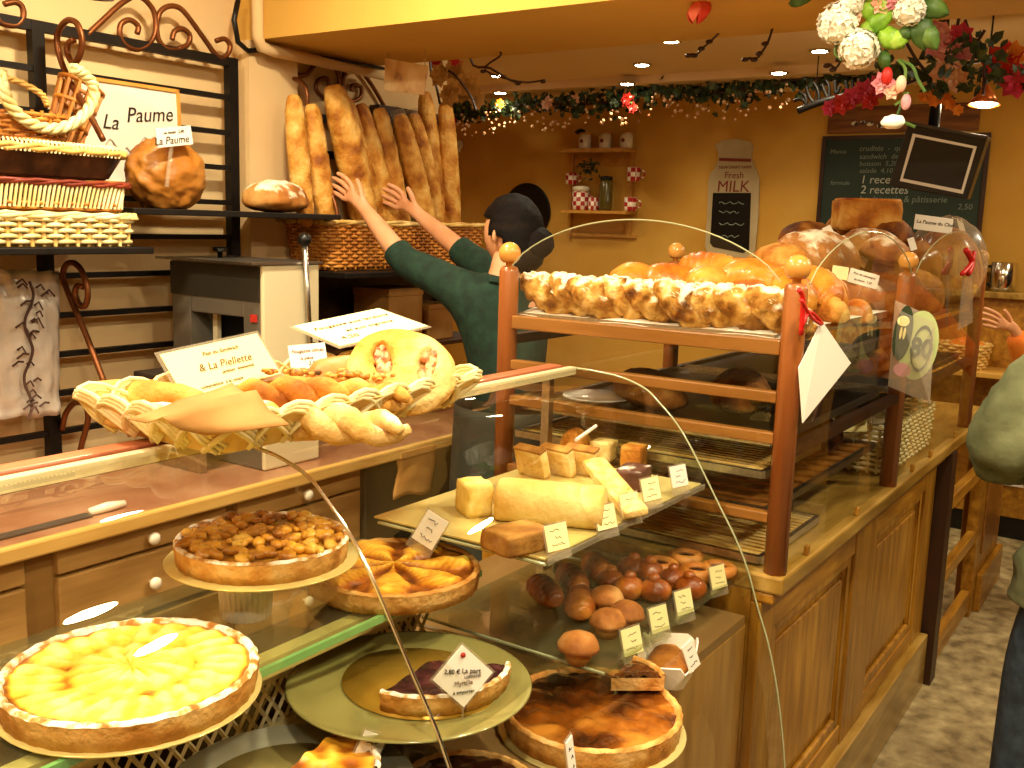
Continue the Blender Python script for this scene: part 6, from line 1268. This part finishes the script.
def head(parent, c, R, face, hairm, hairfn=None, skin=None):
    """head with nose, eyes, mouth and ears; face = direction looked at (horizontal)"""
    f = face.normalized(); s = Vector((-f.y, f.x, 0)).normalized(); up = s.cross(f)*-1
    if up.z < 0: up = -up
    h = R
    def L(x, y, z): return c+f*x*h+s*y*h+up*z*h
    q = MB()
    def fn(u, v):
        a = PI*u; b = 2*PI*v; x, y, z = sin(a)*cos(b), sin(a)*sin(b), cos(a)
        k = 1.0; zz = z*1.22; yy = y*.80*(1-.22*max(0, -z)**1.5); xx = x*.98*(1-.10*max(0, -z))
        if x > .5: xx += .10*max(0, 1-((y/.16)**2+((z+.12)/.28)**2)*.6)*.9*(1 if abs(y) < .3 else 0); xx -= .05*max(0, 1-((abs(y)-.36)/.16)**2-((z-.12)/.12)**2); xx += .04*max(0, 1-(y/.28)**2-((z+.52)/.10)**2)
        return L(xx, yy, zz)
    q.grid(fn, 40, 56, wrapv=True)
    for sg in (-1, 1): q.ball(L(-.02, sg*.90, -.08), .22*h, 10, (.6, .35, 1))
    ho = q.build('head', skin or SKIN, parent, smooth=True)
    for sg in (-1, 1):
        MB().ball(L(.80, sg*.33, .12), .085*h, 10).build('eye', mat('eye_white', 'e8e0d4', rough=.2), ho, smooth=True); MB().ball(L(.87, sg*.33, .12), .045*h, 8).build('iris', M['black'], ho, smooth=True)
    q = MB(); q.ball(L(.90, 0, -.52), .16*h, 10, (.4, 1, .35)); q.build('mouth', mat('lips', 'a85a48', rough=.5), ho, smooth=True)
    q = MB()
    def hf(u, v):
        a = PI*u; b = 2*PI*v; x, y, z = sin(a)*cos(b), sin(a)*sin(b), cos(a); lim = .42 if x > .35 else (-.10 if x > -.15 else -.55)
        k = 1.11+.03*noise.noise(Vector((x*6, y*6, z*6)))
        if z < lim: k = .80
        return L(x*1.05*k-.05, y*.86*k, z*1.22*k)
    q.grid(hf, 40, 48, wrapv=True)
    if hairfn: hairfn(q, L, h)
    q.build('hair', hairm, ho, smooth=True); return ho
HAIR = mat('black_hair', ['0a0706', '140e0b', '1e1510'], scale=4, rough=.65, stretch=(2, 2, 14), bump=.5, bscale=60, spec=.15)
# ---- the baker, seen from behind, reaching up to the baguettes
GRN = mat('dark_green_knit', ['10241a', '163022', '1c3a2a'], scale=30, rough=.85, bump=.25, bscale=220)
bkr = empty('person', 'person in a dark green jumper with black hair tied back, reaching for the baguettes', 'person', (2.72, 1.86, 0)); o = -Vector(bkr.location)
hc_ = atd(511, 234, 3.24)+o; nk = atd(506, 272, 3.22)+o
shL, shR = atd(468, 292, 3.22)+o, atd(535, 300, 3.36)+o
elL, wrL = atd(405, 262, 3.34)+o, atd(364, 208, 3.44)+o
elR, wrR = atd(470, 258, 3.56)+o, atd(417, 213, 3.68)+o
ch = (shL+shR)/2+Vector((0, 0, -.08)); wa = ch+Vector((-.02, -.04, -.27)); pv = wa+Vector((-.01, -.02, -.17)); pv.z = .93
hipL, hipR = pv+Vector((-.06, .07, -.06)), pv+Vector((.06, -.07, -.06))
def leg(h, dx, dy): return [(h+Vector((0, 0, -.10)), .085), (Vector((h.x+dx*.5, h.y+dy*.5, .50)), .062), (Vector((h.x+dx*.6, h.y+dy*.6, .30)), .056), (Vector((h.x+dx, h.y+dy, .085)), .040)]
V = [(pv, (.13, .15))]; E = []
cpos = chain(V, E, 0, [(wa, (.105, .135)), (ch, (.115, .165)), (nk+Vector((0, 0, -.03)), .060), (nk+Vector((0, 0, .03)), .052), (hc_+Vector((0, 0, -.05)), .055)])
ci = 2
for (s_, e_, w_, up_) in ((shL, elL, wrL, 1), (shR, elR, wrR, -1)):
    wi = chain(V, E, ci, [(s_, .058), ((s_+e_)/2, .046), (e_, .040), ((e_*.6+w_*.4), .038), (w_, .026)])
    fwd = (w_-e_).normalized(); fwd = (fwd+Vector((-.15, .25, .10))).normalized(); sd = fwd.cross(Vector((0, 1, 0))).normalized()
    hand(V, E, wi, w_, fwd, Vector((0, 0, 1)).cross(fwd).cross(fwd)*-1 if up_ > 0 else Vector((0, 0, 1)).cross(fwd).cross(fwd)*-1, Vector((.3, -1, .2)), 1.0, .35)
for h, dx, dy in ((hipL, -.03, .03), (hipR, .03, -.03)):
    k = chain(V, E, 0, [(h, .095)]+leg(h, dx, dy)); f = V[k][0]; chain(V, E, k, [(f+Vector((.02, .06, -.045)), .038), (f+Vector((.04, .16, -.055)), .030)])
skinmesh('body', V, E, SKIN, bkr)
JV = [(pv+Vector((0, 0, .02)), (.148, .17))]; JE = []
chain(JV, JE, 0, [(wa, (.128, .155)), (ch, (.135, .185)), (nk+Vector((0, 0, -.035)), .075), (nk+Vector((0, 0, -.005)), .066)])
for (s_, e_, w_, f) in ((shL, elL, wrL, .20), (shR, elR, wrR, .20)):
    chain(JV, JE, 2, [(s_, .082), ((s_+e_)/2, .066), (e_, .056), (e_*(1-f)+w_*f, .054), (e_*(1-f-.03)+w_*(f+.03), .050)])
skinmesh('jumper', JV, JE, GRN, bkr)
q = MB(); q.grid(lambda u, v: (pv.x+(.165+.02*u)*cos(2*PI*v)*(1+.03*u*sin(14*PI*v)), pv.y+(.185+.02*u)*sin(2*PI*v)*(1+.03*u*sin(14*PI*v)), pv.z+.10-.62*u), 20, 80, wrapv=True)
q.build('skirt', mat('grey_skirt', ['2c3028', '3a4036'], scale=10, rough=.85), bkr, smooth=True, solid=.004)
MB().tube(spline([wa+Vector((-.13, -.05, -.08)), wa+Vector((-.15, -.08, -.2)), wa+Vector((-.145, -.10, -.36)), wa+Vector((-.16, -.1, -.46))], 5), .012, 6, flat=.4).build('apron_string', M['card'], bkr, label='white apron string')
def bun(q, L, h): q.ball(L(-.95, -.12, -.25), .58*h, 16, (1, 1.1, 1), .12, 5); q.ball(L(-.5, .0, -.75), .72*h, 14, (1, 1.05, .8), .1, 6)
head(bkr, hc_, .096, Vector((.05, 1, .0)), HAIR, bun)
for h, dx, dy in ((hipL, -.03, .03), (hipR, .03, -.03)):
    f = Vector((h.x+dx, h.y+dy, 0)); q = MB(); q.ball(f+Vector((.015, .07, .035)), .06, 16, (.75, 2.0, .75), 0, 0, flat=.034); q.build('shoe', M['black'], bkr, smooth=True)
# ---- the customer in an olive jacket, mostly outside the picture
cu1 = empty('person', 'person in an olive jacket and dark jeans standing at the counter', 'person', (2.52, .10, 0)); OL = mat('olive_cotton', ['525638', '666a48', '787c58'], scale=9, detail=8, rough=.9, bump=.6, bscale=20); JN = mat('dark_denim', ['1c2630', '283440', '364450'], scale=24, rough=.85, bump=.2, bscale=200)
pv = Vector((0, -.06, .92)); wa = pv+Vector((0, 0, .2)); ch = Vector((.0, -.06, 1.33)); nk = Vector((.02, -.06, 1.50)); hd = Vector((.04, -.06, 1.66))
V = [(pv, (.14, .17))]; E = []; chain(V, E, 0, [(wa, (.12, .15)), (ch, (.12, .17)), (nk+Vector((0, 0, -.03)), .06), (nk+Vector((0, 0, .03)), .055), (hd+Vector((0, 0, -.04)), .06)])
sL, eL, wL = Vector((.0, .12, 1.37)), Vector((-.08, .23, 1.15)), Vector((.14, .20, 1.07)); sR, eR, wR = Vector((0, -.25, 1.40)), Vector((-.06, -.34, 1.12)), Vector((.1, -.28, .98))
for s_, e_, w_ in ((sL, eL, wL), (sR, eR, wR)):
    wi = chain(V, E, 2, [(s_, .06), ((s_+e_)/2, .05), (e_, .042), ((e_+w_)/2, .038), (w_, .028)]); hand(V, E, wi, w_, (w_-e_), Vector((0, 0, 1)), Vector((0, 1, 0)), 1, .5)
for sg in (1, -1):
    h = pv+Vector((0, sg*.09, -.06)); k = chain(V, E, 0, [(h, .10), (h+Vector((0, sg*.015, -.12)), .09), (Vector((.01, -.06+sg*.14, .5)), .065), (Vector((-.01, -.06+sg*.145, .3)), .06), (Vector((0, -.06+sg*.145, .085)), .042)]); f = V[k][0]; chain(V, E, k, [(f+Vector((.07, 0, -.045)), .036), (f+Vector((.16, 0, -.055)), .03)])
skinmesh('body', V, E, SKIN, cu1)
V = [(pv+Vector((0, 0, -.15)), (.19, .26))]; E = []; chain(V, E, 0, [(pv+Vector((0, 0, -.11)), (.20, .265)), (pv+Vector((0, 0, -.03)), (.18, .24)), (wa+Vector((0, 0, .04)), (.165, .20)), (ch, (.155, .20)), (nk+Vector((0, 0, -.06)), .10)])
for s_, e_, w_ in ((sL, eL, wL), (sR, eR, wR)): chain(V, E, 4, [(s_, .095), ((s_+e_)/2, .088), (e_+Vector((-.01, 0, .0)), .085), ((e_+w_)/2, .066), (w_*.92+e_*.08, .052)])
jk = skinmesh('jacket', V, E, OL, cu1, sub=3); tx = bpy.data.textures.new('folds', 'CLOUDS'); tx.noise_scale = .10; dm = jk.modifiers.new('folds', 'DISPLACE'); dm.texture = tx; dm.strength = .05; dm.mid_level = .5
MB().lathe([(.19, -.165), (.155, -.125), (.118, -.08), (.094, -.04), (.084, .0), (.078, .012), (.070, .008), (.074, -.05)], 32, (nk.x-.005, nk.y, nk.z)).build('collar', OL, cu1, smooth=True)
V = [(pv+Vector((0, 0, .12)), (.150, .185)), (pv+Vector((0, 0, .0)), (.155, .20))]; E = [(0, 1)]
for sg in (1, -1):
    h = pv+Vector((0, sg*.095, -.10)); chain(V, E, 1, [(h, .130), (h+Vector((0, sg*.03, -.14)), .118), (Vector((.01, -.06+sg*.145, .5)), .098), (Vector((-.005, -.06+sg*.15, .3)), .094), (Vector((0, -.06+sg*.15, .06)), .088), (Vector((0, -.06+sg*.15, .03)), .086)])
skinmesh('jeans', V, E, JN, cu1)
head(cu1, hd, .1, Vector((1, .15, 0)), mat('brown_hair', ['24160e', '38241a'], scale=4, rough=.5, stretch=(2, 2, 12)))
for sg in (1, -1): q = MB(); q.ball(Vector((.075, -.06+sg*.145, .035)), .06, 16, (2.1, .8, .75), 0, 0, flat=.034); q.build('shoe', M['black'], cu1, smooth=True)
# ---- someone in an orange top beyond the gate, only a raised hand in view
c3 = empty('person', 'person in an orange top beyond the gate, one open hand held out', 'person', (4.75, .18, 0)); o = -Vector(c3.location); ORG = mat('orange_cotton', ['d86a14', 'e88024', 'f09838'], scale=12, rough=.7, bump=.15)
pv = Vector((.1, -.1, .92)); wa = pv+Vector((0, 0, .2)); ch = Vector((.1, -.1, 1.3)); nk = Vector((.1, -.1, 1.46)); hd = Vector((.08, -.08, 1.62))
V = [(pv, (.14, .16))]; E = []; chain(V, E, 0, [(wa, (.11, .14)), (ch, (.115, .16)), (nk+Vector((0, 0, -.03)), .055), (nk+Vector((0, 0, .03)), .05), (hd+Vector((0, 0, -.04)), .055)])
wr = atd(1016, 330, 4.45)+o; el = atd(1034, 385, 4.55)+o; sh_ = ch+Vector((-.02, .15, .06)); wi = chain(V, E, 2, [(sh_, .056), ((sh_+el)/2, .046), (el, .04), ((el+wr)/2, .036), (wr, .026)])
hand(V, E, wi, wr, atd(985, 316, 4.45)+o-wr, Vector((0, -.1, 1)), Vector((-.5, .2, .9)), 1.0, .15)
sr, er, w2 = ch+Vector((-.02, -.17, .06)), ch+Vector((-.05, -.26, -.2)), ch+Vector((.0, -.25, -.44)); wi = chain(V, E, 2, [(sr, .056), ((sr+er)/2, .046), (er, .04), ((er+w2)/2, .034), (w2, .026)]); hand(V, E, wi, w2, Vector((0, 0, -1)), Vector((1, 0, 0)), Vector((0, 1, 0)), 1, .3)
for sg in (1, -1):
    h = pv+Vector((0, sg*.085, -.06)); k = chain(V, E, 0, [(h, .095), (h+Vector((0, sg*.01, -.12)), .085), (Vector((.1, -.1+sg*.1, .5)), .062), (Vector((.1, -.1+sg*.1, .3)), .056), (Vector((.1, -.1+sg*.1, .085)), .04)]); f = V[k][0]; chain(V, E, k, [(f+Vector((-.07, 0, -.045)), .036), (f+Vector((-.16, 0, -.055)), .03)])
skinmesh('body', V, E, SKIN, c3)
V = [(pv+Vector((0, 0, -.02)), (.16, .19))]; E = []; chain(V, E, 0, [(wa, (.13, .16)), (ch, (.135, .18)), (nk+Vector((0, 0, -.04)), .075), (nk+Vector((0, 0, -.01)), .068)])
chain(V, E, 2, [(sh_, .076), ((sh_+el)/2, .064), (el, .062), (el*.5+wr*.5, .062), (el*.04+wr*.96, .056)]); chain(V, E, 2, [(sr, .076), ((sr+er)/2, .06), (er, .05), (er*.2+w2*.8, .042)]); skinmesh('top', V, E, ORG, c3)
V = [(pv+Vector((0, 0, .14)), (.142, .17)), (pv+Vector((0, 0, .0)), (.148, .18))]; E = [(0, 1)]
for sg in (1, -1): h = pv+Vector((0, sg*.09, -.10)); chain(V, E, 1, [(h, .115), (h+Vector((0, sg*.01, -.14)), .10), (Vector((.1, -.1+sg*.1, .5)), .08), (Vector((.1, -.1+sg*.1, .06)), .07)])
skinmesh('trousers', V, E, M['black'], c3); head(c3, hd, .096, Vector((-1, .25, 0)), HAIR)
for sg in (1, -1): q = MB(); q.ball(Vector((.03, -.1+sg*.1, .035)), .06, 16, (2.0, .8, .75), 0, 0, flat=.034); q.build('shoe', M['black'], c3, smooth=True)
# ================================================================ camera, lamps, world
cd = bpy.data.cameras.new('camera'); co = bpy.data.objects.new('camera', cd); COL.objects.link(co)
cd.sensor_width = 36; cd.lens = FPX/1024*36; cd.clip_start = .02
co.matrix_world = Matrix(((cr.x, cu.x, -cf.x, 0), (cr.y, cu.y, -cf.y, 0), (cr.z, cu.z, -cf.z, CH), (0, 0, 0, 1)))
SC.camera = co
w = bpy.data.worlds.new('world'); SC.world = w; w.use_nodes = True
w.node_tree.nodes['Background'].inputs[0].default_value = (1, .8, .5, 1); w.node_tree.nodes['Background'].inputs[1].default_value = .02
# unseen ceiling lamps over the shop, added to brighten the counter and cases
def fill_lamp(x, y, z, e, tx=0, ty=0, size=.16, col=(1, .86, .60)):
    l = bpy.data.lights.new('fill_lamp', 'AREA'); l.shape = 'DISK'; l.size = size; l.energy = e; l.color = col
    o = bpy.data.objects.new('fill_lamp', l); COL.objects.link(o); o.location = (x, y, z-.03); o.rotation_euler = (tx, ty, 0)
    MB().lathe([(size*.5, 0), (size*.62, -.012), (size*.66, 0)], 24).build('fill_lamp_ring', M['chrome'], smooth=True, loc=(x, y, z), kind='structure')
for (x, y, z, e) in [(.3, .2, 2.7, 30), (1.5, .2, 2.7, 30), (.6, 1.7, 2.7, 42), (1.7, 1.75, 2.7, 36), (-.6, 1.2, 2.7, 28), (2.0, -.7, 2.7, 32), (3.6, -.6, 2.5, 30), (4.9, -.3, 2.5, 24), (3.4, 1.9, 2.5, 8), (-.5, -.6, 2.7, 30)]:
    fill_lamp(x, y, z, e)
SC.view_settings.view_transform = 'Standard'; SC.view_settings.look = 'None'; SC.view_settings.gamma = 1; SC.view_settings.exposure = -0.08
SC.view_settings.use_curve_mapping = False
cy = SC.cycles; cy.use_denoising = True; cy.max_bounces = 10; cy.diffuse_bounces = 5; cy.glossy_bounces = 4; cy.transparent_max_bounces = 40; cy.sample_clamp_indirect = 6; cy.caustics_reflective = False; cy.caustics_refractive = False
